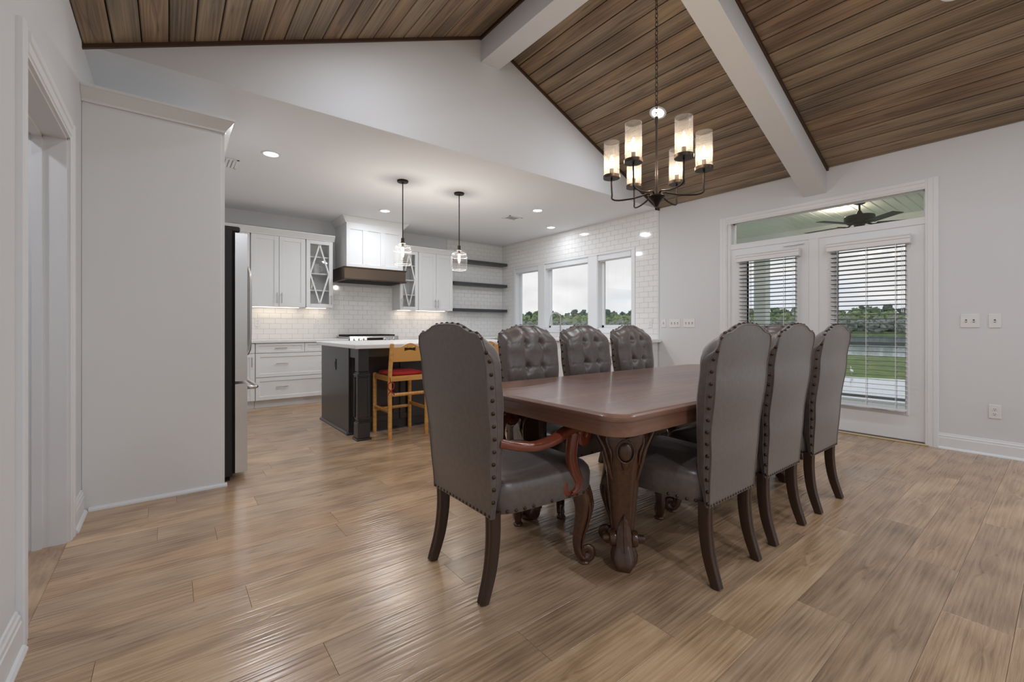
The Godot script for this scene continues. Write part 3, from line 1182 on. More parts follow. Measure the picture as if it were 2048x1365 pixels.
func wall_cabinet(label: String, x0: float, x1: float, kind: String, hinge := 1) -> void:
	var y0 := 1.375
	var y1 := 2.375
	var zf := -6.962
	var c := thing("glass_cabinet" if kind == "glass" else "wall_cabinet", label, "cabinet", Vector3((x0 + x1) / 2, y0, (zf + BZ) / 2), 0, "white wall cabinets along the tiled wall")
	var o := -c.position
	var mb := MB.new()
	var T := 0.018
	mb.bx(x0, x0 + T, y0, y1, BZ, zf)
	mb.bx(x1 - T, x1, y0, y1, BZ, zf)
	mb.bx(x0, x1, y0, y0 + T, BZ, zf)
	mb.bx(x0, x1, y1 - T, y1, BZ, zf)
	mb.bx(x0, x1, y0, y1, BZ + 0.0005, BZ + 0.012)
	var body := part(c, "carcass", mb, M.cab)
	body.position = o
	if kind == "glass":
		for k in 3:
			mb = MB.new()
			mb.bx(x0 + T, x1 - T, y0 + 0.25 + k * 0.25, y0 + 0.265 + k * 0.25, BZ + 0.012, zf - 0.02)
			part(c, "shelf", mb, M.cab).position = o
		var f := 0.055
		var a0 := x0 + 0.004
		var a1 := x1 - 0.004
		mb = MB.new()
		mb.bx(a0, a0 + f, y0, y1, zf, zf + 0.02, 0.0025)
		mb.bx(a1 - f, a1, y0, y1, zf, zf + 0.02, 0.0025)
		mb.bx(a0 + f, a1 - f, y0, y0 + f, zf, zf + 0.0195, 0.0025)
		mb.bx(a0 + f, a1 - f, y1 - f, y1, zf, zf + 0.0195, 0.0025)
		var dr := part(c, "door", mb, M.cab)
		dr.position = o
		# crossing glazing bars: an X over an X, as a long diamond
		mb = MB.new()
		var xm := (a0 + a1) / 2
		var ym := (y0 + y1) / 2
		for q in [[a0 + f, ym, xm, y1 - f], [a1 - f, ym, xm, y1 - f], [a0 + f, ym, xm, y0 + f], [a1 - f, ym, xm, y0 + f]]:
			var p := Vector3(q[0], q[1], zf + 0.008)
			var r := Vector3(q[2], q[3], zf + 0.008)
			var d := (r - p)
			mb.box(Vector3.ZERO, Vector3(d.length(), 0.022, 0.014), 0.002, Transform3D(Basis(Vector3(0, 0, 1), atan2(d.y, d.x)), (p + r) / 2))
		part(dr, "glazing_bar", mb, M.cab)
		mb = MB.new()
		mb.bx(a0 + f - 0.004, a1 - f + 0.004, y0 + f - 0.004, y1 - f + 0.004, zf + 0.002, zf + 0.005)
		part(dr, "pane", mb, M.glass)
		bar_handle(dr, Vector3(a1 - f / 2 if hinge > 0 else a0 + f / 2, y0 + 0.12, zf + 0.02), Vector3.UP, 0.15, Vector3(0, 0, 1))
	else:
		var xm := (x0 + x1) / 2
		for s in [0, 1]:
			var a: float = x0 + 0.004 if s == 0 else xm + 0.002
			var b: float = xm - 0.002 if s == 0 else x1 - 0.004
			var dr := shaker(c, "door", a, b, y0, y1, zf, M.cab, 0.062)
			dr.position = o
			bar_handle(dr, Vector3(b - 0.028 if s == 0 else a + 0.028, y0 + 0.12, zf + 0.02), Vector3.UP, 0.15, Vector3(0, 0, 1))
	mb = MB.new()
	mb.bx(x0 + 0.05, x1 - 0.05, y0 - 0.006, y0 - 0.0005, BZ + 0.10, BZ + 0.125, 0.002)
	var st := part(c, "under_light", mb, M.strip)
	st.position = o
	area(c, Vector3((x0 + x1) / 2, y0 - 0.009, BZ + 0.112) + o, Vector3(0, -1, -0.2), Vector2(0.02, x1 - x0 - 0.1), 0.06 * (x1 - x0), Color8(255, 236, 214))

const CROWN := [Vector2(0, 0), Vector2(0.012, 0), Vector2(0.016, 0.012), Vector2(0.06, 0.066), Vector2(0.068, 0.07), Vector2(0.068, 0.085), Vector2(0, 0.085)]

func crown_run(called: String, label: String, x0: float, x1: float) -> void:
	var mb := MB.new()
	moulding(mb, CROWN, Vector3(x0, 2.376, -6.945), Vector3(x1, 2.376, -6.945), Vector3(0, 0, 1))
	mb.bx(x0, x1, 2.376, 2.40, BZ, -6.945)
	tag(part(self, called, mb, M.cab), label, "moulding", "crown mouldings on the wall cabinets")

func base_unit(label: String, x0: float, x1: float, kind: String, group := "white base cabinets along the tiled wall") -> void:
	var zf := -6.672
	var c := thing("base_cabinet", label, "cabinet", Vector3((x0 + x1) / 2, 0, (zf + BZ) / 2), 0, group)
	var o := -c.position
	var mb := MB.new()
	mb.bx(x0, x1, 0.1, 0.868, BZ + 0.012, zf)
	part(c, "carcass", mb, M.cab).position = o
	mb = MB.new()
	mb.bx(x0, x1, 0, 0.1, BZ + 0.02, -6.725)
	part(c, "toe_kick", mb, M.cab).position = o
	var g := 0.0025
	if kind == "drawers":
		var xm := (x0 + x1) / 2
		for q in [[x0 + g, xm - g, 0.735, 0.864], [xm + g, x1 - g, 0.735, 0.864], [x0 + g, x1 - g, 0.41, 0.728], [x0 + g, x1 - g, 0.105, 0.403]]:
			var d := shaker(c, "drawer", q[0], q[1], q[2], q[3], zf, M.cab, 0.05 if q[3] - q[2] > 0.2 else 0.036)
			d.position = o
			if q[1] - q[0] < 0.7:
				bar_handle(d, Vector3((q[0] + q[1]) / 2, (q[2] + q[3]) / 2, zf + 0.012), Vector3.RIGHT, 0.15, Vector3(0, 0, 1))
			else:
				for s in [0.26, 0.74]:
					bar_handle(d, Vector3(lerpf(q[0], q[1], s), (q[2] + q[3]) / 2 + 0.02, zf + 0.012), Vector3.RIGHT, 0.15, Vector3(0, 0, 1))
	else:
		var d := shaker(c, "drawer", x0 + g, x1 - g, 0.735, 0.864, zf, M.cab, 0.036)
		d.position = o
		bar_handle(d, Vector3((x0 + x1) / 2, 0.8, zf + 0.012), Vector3.RIGHT, minf(0.15, (x1 - x0) * 0.5), Vector3(0, 0, 1))
		d = shaker(c, "door", x0 + g, x1 - g, 0.105, 0.728, zf, M.cab, minf(0.055, (x1 - x0) * 0.22))
		d.position = o
		bar_handle(d, Vector3(x1 - 0.04, 0.62, zf + 0.02), Vector3.UP, 0.13, Vector3(0, 0, 1))

func plate(called: String, label: String, category: String, at: Vector3, out: Vector3, w: float, h: float, toggles: int, kind := "switch", group := "", m: Material = null, turn := 0.0) -> void:
	# local z is outwards
	var b := Basis.looking_at(-out, Vector3.UP)
	var t := thing(called, label, category, at, 0, group)
	t.basis = b
	var mb := MB.new()
	mb.box(Vector3(0, 0, 0.003), Vector3(w, h, 0.006), 0.0025)
	part(t, "cover_plate", mb, m if m else M.plate)
	for k in toggles:
		var x := (k - (toggles - 1) / 2.0) * 0.046
		mb = MB.new()
		if kind == "switch":
			mb.box(Vector3(x, 0, 0.0065), Vector3(0.011, 0.025, 0.002), 0.0006)
			part(t, "toggle_frame", mb, M.slot)
			mb = MB.new()
			mb.box(Vector3(x, -0.003, 0.011), Vector3(0.009, 0.011, 0.014), 0.002)
			part(t, "toggle", mb, M.plate)
		elif kind == "rocker":
			mb.box(Vector3(x, 0, 0.007), Vector3(0.033, 0.066, 0.004), 0.001, Transform3D(Basis(Vector3.RIGHT, 0.04), Vector3.ZERO))
			part(t, "rocker", mb, m if m else M.plate)
		else:
			for s in [-0.02, 0.02]:
				var r := MB.new()
				r.lathe([Vector2(0, 0.0025), Vector2(0.0165, 0.0025), Vector2(0.0175, 0.0)], 16, Transform3D(Basis(Vector3.RIGHT, PI / 2), Vector3(x, s, 0.0055)))
				var rc := part(t, "receptacle", r, m if m else M.plate)
				r = MB.new()
				for q in [-0.006, 0.006]:
					r.box(Vector3(x + q, s + 0.003, 0.0082), Vector3(0.002, 0.009, 0.001))
				r.box(Vector3(x, s - 0.008, 0.0082), Vector3(0.005, 0.005, 0.001))
				part(rc, "slots", r, M.slot)

func make_kitchen() -> void:
	# wall cabinets, hood between them
	wall_cabinet("white two-door shaker wall cabinet beside the refrigerator", 0.886, 1.588, "doors")
	wall_cabinet("white wall cabinet with diamond-barred glass door between refrigerator side and range hood", 1.592, 1.975, "glass", 1)
	wall_cabinet("white wall cabinet with diamond-barred glass door between range hood and floating shelves", 3.05, 3.388, "glass", -1)
	wall_cabinet("white two-door shaker wall cabinet next to the floating shelves", 3.392, 4.07, "doors")
	wall_cabinet("white two-door shaker wall cabinet hidden behind the refrigerator", 0.18, 0.88, "doors")
	crown_run("crown_moulding", "white crown moulding on the cabinets between refrigerator and range hood", 0.18, 1.99)
	crown_run("crown_moulding", "white crown moulding on the cabinets between range hood and floating shelves", 3.04, 4.10)
	# glassware behind the glass door
	var t := thing("glass_pitcher", "small clear glass pitcher on a shelf behind the diamond-barred glass door", "pitcher", Vector3(1.77, 1.891, -7.1))
	var mb := MB.new()
	mb.lathe([Vector2(0.0, 0.002), Vector2(0.04, 0.0), Vector2(0.045, 0.02), Vector2(0.05, 0.07), Vector2(0.038, 0.12), Vector2(0.042, 0.15)], 16)
	part(t, "jug", mb, glass(0.25))
	mb = MB.new()
	mb.tube(curve([Vector3(0.045, 0.12, 0), Vector3(0.085, 0.11, 0), Vector3(0.085, 0.05, 0), Vector3(0.05, 0.035, 0)], 5), 0.006, 7)
	part(t, "handle", mb, glass(0.3))
	t = thing("metal_canister", "tall pale metal canister on a lower shelf behind glass cabinet door", "canister", Vector3(1.70, 1.641, -7.1))
	mb = MB.new()
	mb.lathe([Vector2(0, 0), Vector2(0.035, 0), Vector2(0.035, 0.16), Vector2(0, 0.16)], 16)
	part(t, "body", mb, M.nickel)
	mb = MB.new()
	mb.lathe([Vector2(0.037, 0.16), Vector2(0.037, 0.178), Vector2(0.008, 0.184), Vector2(0.008, 0.2), Vector2(0, 0.2)], 16)
	part(t, "lid", mb, M.steel)
	make_hood()
	# floating shelves
	var sl := ["top", "middle", "bottom"]
	for k in 3:
		mb = MB.new()
		var y: float = [2.31, 1.88, 1.38][k]
		mb.bx(4.15, 5.40, y, y + 0.055, BZ + 0.008, -7.05, 0.003)
		tag(part(self, "floating_shelf", mb, M.shelf), "dark grey floating shelf on the tiled wall, %s of the three" % sl[k], "shelf", "floating shelves in the corner")
	# base cabinets and worktops along the rear wall
	base_unit("narrow white base cabinet behind the refrigerator corner", 0.60, 0.90, "door")
	base_unit("white base cabinet with wide shaker drawers between refrigerator and range", 0.905, 2.11, "drawers")
	base_unit("white base cabinet with drawers right beside the range, away from refrigerator", 2.895, 4.1, "drawers")
	base_unit("white base cabinet filling the corner below the floating shelves", 4.105, 4.8, "door")
	mb = MB.new()
	mb.bx(0.5, 2.112, 0.87, 0.905, BZ + 0.009, -6.63, 0.003)
	tag(part(self, "worktop", mb, M.quartz), "white worktop between refrigerator and range", "worktop")
	mb = MB.new()
	var wt := [Vector2(2.89, -6.63), Vector2(4.79, -6.63), Vector2(4.79, -3.55), Vector2(WX - 0.008, -3.55), Vector2(WX - 0.008, BZ + 0.009), Vector2(2.89, BZ + 0.009)]
	mb.prism(wt, -0.035, Transform3D(Basis(Vector3.RIGHT, Vector3(0, 0, 1), Vector3.UP), Vector3(0, 0.905, 0)))
	tag(part(self, "worktop", mb, M.quartz), "white L-shaped worktop running from the range round below the kitchen windows", "worktop")
	# base cabinets below the windows
	var zs := [-3.60, -4.3, -5.0, -5.85, -6.65]
	var lb := ["nearest the painted wall end", "next to the sink cabinet", "under the sink and faucet", "in the corner beside the shelves wall"]
	for k in 4:
		var c := thing("base_cabinet", "white base cabinet below the kitchen windows, " + lb[k], "cabinet", Vector3(5.13, 0, (zs[k] + zs[k + 1]) / 2), 0, "white base cabinets below the windows")
		var h: float = (zs[k] - zs[k + 1]) / 2 - 0.001
		mb = MB.new()
		mb.bx(-0.29, 0.30, 0.1, 0.869, -h, h, 0.002)
		part(c, "carcass", mb, M.cab)
		mb = MB.new()
		mb.bx(-0.22, 0.28, 0, 0.1, -h, h)
		part(c, "toe_kick", mb, M.cab)
		for s in [-1, 1]:
			mb = MB.new()
			mb.bx(-0.31, -0.29, 0.105, 0.728, 0.002 if s > 0 else -h + 0.002, h - 0.002 if s > 0 else -0.002, 0.003)
			var d := part(c, "door", mb, M.cab)
			bar_handle(d, Vector3(-0.31, 0.62, 0.04 * s), Vector3.UP, 0.13, Vector3.LEFT)
	# sink and faucet
	t = thing("faucet", "brushed nickel gooseneck faucet at the kitchen window", "faucet", Vector3(5.30, 0.905, -5.42))
	mb = MB.new()
	mb.lathe([Vector2(0, 0), Vector2(0.028, 0), Vector2(0.028, 0.012), Vector2(0.018, 0.02), Vector2(0.018, 0.07), Vector2(0.013, 0.08), Vector2(0, 0.08)], 14)
	part(t, "base", mb, M.nickel)
	mb = MB.new()
	var neck := [Vector3(0, 0.06, 0), Vector3(0, 0.24, 0), Vector3(0, 0.32, 0)]
	for k in 9:
		var a := PI * k / 8.0
		neck.append(Vector3(-0.095 + 0.095 * cos(a), 0.33 + 0.095 * sin(a), -0.02 * (1 - cos(a))))
	mb.tube(neck, 0.012, 10)
	part(t, "gooseneck", mb, M.nickel)
	mb = MB.new()
	mb.tube([Vector3(-0.19, 0.33, -0.04), Vector3(-0.193, 0.27, -0.04), Vector3(-0.2, 0.20, -0.042)], [0.013, 0.016, 0.021], 10)
	part(t, "spray_head", mb, M.nickel)
	mb = MB.new()
	mb.tube([Vector3(0, 0.05, 0.015), Vector3(-0.01, 0.06, 0.05), Vector3(-0.02, 0.085, 0.09)], [0.009, 0.007, 0.006], 8)
	part(t, "lever", mb, M.nickel)
	make_range()
	make_fridge()
	make_island()
	# covers on the walls
	plate("outlet", "white outlet on the tiles between refrigerator and range, nearer the refrigerator", "outlet", Vector3(1.013, 1.152, BZ + 0.0085), Vector3(0, 0, 1), 0.072, 0.116, 1, "outlet")
	plate("outlet", "white outlet on the tiles between refrigerator and range, beside the range", "outlet", Vector3(1.838, 1.155, BZ + 0.0085), Vector3(0, 0, 1), 0.072, 0.116, 1, "outlet")
	plate("light_switch", "white rocker switch on the tiles right of the range hood", "switch", Vector3(3.448, 1.143, BZ + 0.0085), Vector3(0, 0, 1), 0.072, 0.116, 1, "rocker")
	plate("outlet", "white outlet on the tiles under the lowest floating shelf", "outlet", Vector3(4.675, 1.129, BZ + 0.0085), Vector3(0, 0, 1), 0.072, 0.116, 1, "outlet")
	plate("outlet", "white outlet on the tiles beside the kitchen windows", "outlet", Vector3(WX - 0.0085, 1.13, -3.73), Vector3.LEFT, 0.072, 0.116, 1, "outlet")
	plate("light_switch", "single white toggle switch plate right beside the tile edge", "switch", Vector3(WX - 0.0005, 1.135, -3.515), Vector3.LEFT, 0.072, 0.116, 1)
	plate("light_switch", "triple white toggle switch plate, the one nearer the tile edge", "switch", Vector3(WX - 0.0005, 1.135, -3.345), Vector3.LEFT, 0.162, 0.116, 3)
	plate("light_switch", "triple white toggle switch plate, the one nearer the glazed doors", "switch", Vector3(WX - 0.0005, 1.135, -3.135), Vector3.LEFT, 0.162, 0.116, 3)
	plate("light_switch", "double white toggle switch plate beside the glazed door casing", "switch", Vector3(WX - 0.0005, 1.135, -0.545), Vector3.LEFT, 0.116, 0.116, 2)
	plate("light_switch", "single white toggle switch plate above the wall outlet", "switch", Vector3(WX - 0.0005, 1.133, -0.40), Vector3.LEFT, 0.072, 0.116, 1)
	plate("outlet", "white outlet low on the painted wall beside the glazed doors", "outlet", Vector3(WX - 0.0005, 0.374, -0.40), Vector3.LEFT, 0.072, 0.116, 1, "outlet")

func make_hood() -> void:
	var t := thing("range_hood", "white panelled range hood with a dark metal band above the range", "range hood", Vector3(2.55, 1.80, -6.98))
	var o := -t.position
	var mb := MB.new()
	mb.bx(2.10, 3.0, 1.985, HC, BZ, -6.72, 0.002)
	part(t, "chimney", mb, M.cab).position = o
	mb = MB.new()
	var z := -6.72
	mb.bx(2.10, 3.0, 2.565, 2.66, z, z + 0.014, 0.002)
	mb.bx(2.10, 3.0, 1.99, 2.045, z, z + 0.014, 0.002)
	for x in [2.10, 2.345, 2.625, 2.92]:
		var w := 0.08 if x > 2.1 and x < 2.9 else 0.06
		if x == 2.10:
			w = 0.055
		mb.bx(x, minf(x + w, 3.0), 2.045, 2.565, z, z + 0.014, 0.002)
	part(t, "front_panel", mb, M.cab).position = o
	mb = MB.new()
	var cr := [Vector2(0, 0), Vector2(0.012, 0), Vector2(0.016, 0.01), Vector2(0.07, 0.078), Vector2(0.076, 0.082), Vector2(0.076, 0.089), Vector2(0, 0.089)]
	mitred(mb, cr, [Vector3(2.10, HC - 0.09, BZ), Vector3(2.10, HC - 0.09, -6.72), Vector3(3.0, HC - 0.09, -6.72), Vector3(3.0, HC - 0.09, BZ)], [Vector3.LEFT, Vector3(0, 0, 1), Vector3.RIGHT])
	part(t, "crown", mb, M.cab).position = o
	mb = MB.new()
	mb.bx(2.055, 3.03, 1.80, 1.985, BZ + 0.01, -6.668, 0.003)
	var b := part(t, "band", mb, M.hoodband)
	b.position = o
	mb = MB.new()
	mb.bx(2.045, 3.042, 1.975, 1.992, BZ + 0.01, -6.655, 0.003)
	mb.bx(2.045, 3.042, 1.796, 1.812, BZ + 0.01, -6.655, 0.003)
	part(b, "band_lip", mb, M.bronze)
	mb = MB.new()
	mb.bx(2.12, 2.97, 1.790, 1.797, BZ + 0.06, -6.74)
	part(t, "filter", mb, M.rubber).position = o

func make_range() -> void:
	var t := thing("range", "stainless steel gas range with knobs and black grates under the hood", "range", Vector3(2.5, 0, -6.95))
	var mb := MB.new()
	mb.bx(-0.38, 0.38, 0.03, 0.92, -0.30, 0.30, 0.004)
	part(t, "body", mb, M.steel)
	mb = MB.new()
	mb.prism([Vector2(0.30, 0.83), Vector2(0.36, 0.84), Vector2(0.335, 0.942), Vector2(0.30, 0.946)], 0.76, Transform3D(Basis(Vector3(0, 0, 1), Vector3.UP, Vector3.LEFT), Vector3(0.38, 0, 0)))
	var cp := part(t, "control_panel", mb, M.steel)
	mb = MB.new()
	mb.box(Vector3.ZERO, Vector3(0.25, 0.055, 0.006), 0.001, Transform3D(Basis(Vector3.RIGHT, -0.26), Vector3(0, 0.892, 0.349)))
	part(cp, "display", mb, M.ovenglass)
	for x in [-0.31, -0.235, -0.165, 0.165, 0.235, 0.31]:
		mb = MB.new()
		mb.lathe([Vector2(0.026, 0), Vector2(0.026, 0.006), Vector2(0.02, 0.01), Vector2(0.019, 0.03), Vector2(0.016, 0.034), Vector2(0, 0.034)], 14, Transform3D(Basis(Vector3.RIGHT, PI / 2 - 0.26), Vector3(x, 0.892, 0.348)))
		part(cp, "knob", mb, M.steel)
	mb = MB.new()
	mb.bx(-0.385, 0.385, 0.92, 0.935, -0.30, 0.32, 0.004)
	part(t, "cooktop", mb, M.steel)
	for k in 3:
		mb = MB.new()
		var x := -0.25 + 0.25 * k
		for q in 4:
			mb.bx(x - 0.115, x + 0.115, 0.953, 0.966, -0.255 + q * 0.16, -0.243 + q * 0.16, 0.002)
		for q in 3:
			mb.bx(x - 0.115 + q * 0.109, x - 0.103 + q * 0.109, 0.935, 0.966, -0.255, 0.237, 0.002)
		part(t, "grate", mb, M.rubber)
	mb = MB.new()
	mb.bx(-0.36, 0.36, 0.24, 0.78, 0.30, 0.335, 0.006)
	var d := part(t, "oven_door", mb, M.steel)
	mb = MB.new()
	mb.bx(-0.26, 0.26, 0.36, 0.64, 0.335, 0.338, 0.002)
	part(d, "oven_window", mb, M.ovenglass)
	mb = MB.new()
	mb.tube([Vector3(-0.32, 0.735, 0.385), Vector3(0.32, 0.735, 0.385)], 0.012, 10)
	for s in [-0.28, 0.28]:
		mb.tube([Vector3(s, 0.735, 0.335), Vector3(s, 0.735, 0.385)], 0.009, 8)
	part(d, "handle", mb, M.steel)

func make_fridge() -> void:
	# enclosure: tall side panel with crown, upper cabinet over the refrigerator
	var t := thing("refrigerator_enclosure", "tall white side panel with crown moulding enclosing the refrigerator", "cabinet", Vector3(-0.06, 0, -3.58))
	var o := -t.position
	var mb := MB.new()
	mb.bx(LX + 0.001, 0.283, 0.0, 2.40, -3.60, -3.56, 0.002)
	part(t, "side_panel", mb, M.cab).position = o
	mb = MB.new()
	mb.bx(LX + 0.001, 0.283, 0.0, 2.40, -4.60, -4.56, 0.002)
	part(t, "side_panel", mb, M.cab).position = o
	mb = MB.new()
	mb.bx(0.264, 0.302, 0.0, 2.40, -3.602, -3.567, 0.002)
	part(t, "face_stile", mb, M.cab).position = o
	mb = MB.new()
	mb.bx(LX + 0.001, 0.28, 1.83, 2.40, -4.56, -3.60)
	part(t, "upper_cabinet", mb, M.cab).position = o
	for s in [0, 1]:
		mb = MB.new()
		mb.bx(0.28, 0.30, 1.835, 2.395, -4.08 if s == 0 else -4.555, -3.605 if s == 0 else -4.084, 0.003)
		part(t, "door", mb, M.cab).position = o
	mb = MB.new()
	mitred(mb, CROWN, [Vector3(LX + 0.001, 2.40, -3.56), Vector3(0.292, 2.40, -3.56), Vector3(0.292, 2.40, -4.60)], [Vector3(0, 0, 1), Vector3(1, 0, 0)])
	mb.bx(LX + 0.001, 0.292, 2.40, 2.484, -4.60, -3.56)
	part(t, "crown", mb, M.cab).position = o
	mb = MB.new()
	var shoe := [Vector2(0, 0), Vector2(0.018, 0), Vector2(0.016, 0.01), Vector2(0.009, 0.018), Vector2(0, 0.021)]
	moulding(mb, shoe, Vector3(LX + 0.03, 0, -3.56), Vector3(0.315, 0, -3.56), Vector3(0, 0, 1))
	part(t, "shoe_moulding", mb, M.trim).position = o
	# refrigerator
	t = thing("refrigerator", "stainless steel french door refrigerator with dark side", "refrigerator", Vector3(0.0, 0, -4.08))
	mb = MB.new()
	mb.bx(-0.33, 0.352, 0.035, 1.765, -0.455, 0.455, 0.004)
	part(t, "body", mb, M.darkside)
	mb = MB.new()
	mb.bx(0.352, 0.368, 0.05, 1.755, -0.44, 0.44)
	part(t, "gasket", mb, M.rubber)
	for s in [-1, 1]:
		mb = MB.new()
		var a: float = 0.0025 if s > 0 else -0.458
		var b: float = 0.458 if s > 0 else -0.0025
		# gently bowed front
		var pr := []
		for k in 9:
			var f := k / 8.0
			pr.append(Vector2(lerpf(a, b, f), 0.442 + 0.014 * sin(PI * clampf((lerpf(a, b, f) + 0.458) / 0.916, 0, 1))))
		pr.append(Vector2(b, 0.368))
		pr.append(Vector2(a, 0.368))
		mb.prism(pr, 1.045, Transform3D(Basis(Vector3(0, 0, 1), Vector3.RIGHT, Vector3.UP), Vector3(0, 0.70, 0)))
		var d := part(t, "door", mb, M.steel)
		mb = MB.new()
		var hz: float = 0.045 * s
		mb.tube(curve([Vector3(0.452, 0.86, hz), Vector3(0.505, 0.90, hz), Vector3(0.512, 1.2, hz), Vector3(0.505, 1.52, hz), Vector3(0.452, 1.56, hz)], 4), 0.012, 10)
		part(d, "handle", mb, M.steel)
		mb = MB.new()
		mb.bx(0.30, 0.40, 1.752, 1.79, s * 0.40 - 0.05, s * 0.40 + 0.05, 0.008)
		part(d, "hinge_cover", mb, M.darkside)
	mb = MB.new()
	var pr2 := []
	for k in 9:
		var f := k / 8.0
		pr2.append(Vector2(lerpf(-0.458, 0.458, f), 0.442 + 0.014 * sin(PI * f)))
	pr2.append(Vector2(0.458, 0.368))
	pr2.append(Vector2(-0.458, 0.368))
	mb.prism(pr2, 0.625, Transform3D(Basis(Vector3(0, 0, 1), Vector3.RIGHT, Vector3.UP), Vector3(0, 0.055, 0)))
	var fd := part(t, "freezer_drawer", mb, M.steel)
	mb = MB.new()
	mb.tube(curve([Vector3(0.45, 0.64, -0.36), Vector3(0.515, 0.64, -0.34), Vector3(0.52, 0.64, 0.0), Vector3(0.515, 0.64, 0.34), Vector3(0.45, 0.64, 0.36)], 4), 0.013, 10)
	part(fd, "handle", mb, M.steel)
	mb = MB.new()
	mb.bx(-0.30, 0.34, 0.0, 0.036, -0.42, 0.42)
	part(t, "base_grille", mb, M.rubber)

func make_island() -> void:
	var t := thing("kitchen_island", "black kitchen island with square post legs and white top", "island", Vector3(2.46, 0, -4.96))
	var o := -t.position
	var x0 := 1.42
	var x1 := 3.50
	var mb := MB.new()
	mb.bx(x0, x1, 0.0, 0.874, -5.453, -4.468, 0.002)
	part(t, "body", mb, M.black).position = o
	mb = MB.new()
	for k in 4:
		var a := x0 + 0.03 + k * 0.51
		for q in [[a, a + 0.49, 0.10, 0.16], [a, a + 0.49, 0.79, 0.86], [a, a + 0.06, 0.16, 0.79], [a + 0.43, a + 0.49, 0.16, 0.79]]:
			mb.bx(q[0], q[1], q[2], q[3], -4.468, -4.454, 0.002)
	part(t, "front_panel", mb, M.black).position = o
	mb = MB.new()
	var shoe := [Vector2(0, 0), Vector2(0.022, 0), Vector2(0.02, 0.012), Vector2(0.01, 0.02), Vector2(0, 0.024)]
	moulding(mb, shoe, Vector3(x0, 0, -5.46), Vector3(x0, 0, -4.446), Vector3.LEFT)
	moulding(mb, shoe, Vector3(x0 - 0.022, 0, -4.468), Vector3(x1, 0, -4.468), Vector3(0, 0, 1))
	part(t, "shoe_moulding", mb, M.black).position = o
	mb = MB.new()
	mb.bx(1.37, 3.55, 0.876, 0.915, -5.49, -4.115, 0.004)
	part(t, "top", mb, M.quartz).position = o
	mb = MB.new()
	mb.bx(1.43, 1.50, 0.78, 0.875, -4.47, -4.24)
	mb.bx(3.42, 3.49, 0.78, 0.875, -4.47, -4.24)
	mb.bx(1.50, 3.43, 0.79, 0.875, -4.24, -4.22)
	part(t, "apron", mb, M.black).position = o
	for x in [1.468, 3.452]:
		mb = MB.new()
		var z := -4.222
		var h := 0.058
		for q in [[0.0, 0.02, 0.07], [0.02, 0.165, 0.059], [0.165, 0.175, 0.052], [0.175, 0.185, 0.046], [0.185, 0.20, 0.05], [0.20, 0.215, 0.056], [0.215, 0.60, 0.052], [0.60, 0.615, 0.058], [0.615, 0.632, 0.062], [0.632, 0.645, 0.052], [0.645, 0.655, 0.044], [0.655, 0.875, 0.05]]:
			mb.bx(x - q[2], x + q[2], q[0], q[1], z - q[2], z + q[2], 0.003)
		# raised stiles on the shaft leave a sunk panel on each face
		for s in [-1, 1]:
			for r in [-1, 1]:
				mb.bx(x + s * 0.056 - 0.004, x + s * 0.056 + 0.002, 0.215, 0.60, z + r * 0.046 - 0.009, z + r * 0.046 + 0.009, 0.001)
				mb.bx(x + r * 0.046 - 0.009, x + r * 0.046 + 0.009, 0.215, 0.60, z + s * 0.056 - 0.004, z + s * 0.056 + 0.002, 0.001)
		part(t, "post", mb, M.black).position = o
	plate("outlet", "black outlet on the end panel of the kitchen island", "outlet", Vector3(x0 - 0.0005, 0.68, -4.92), Vector3.LEFT, 0.072, 0.116, 1, "rocker", "", M.black)

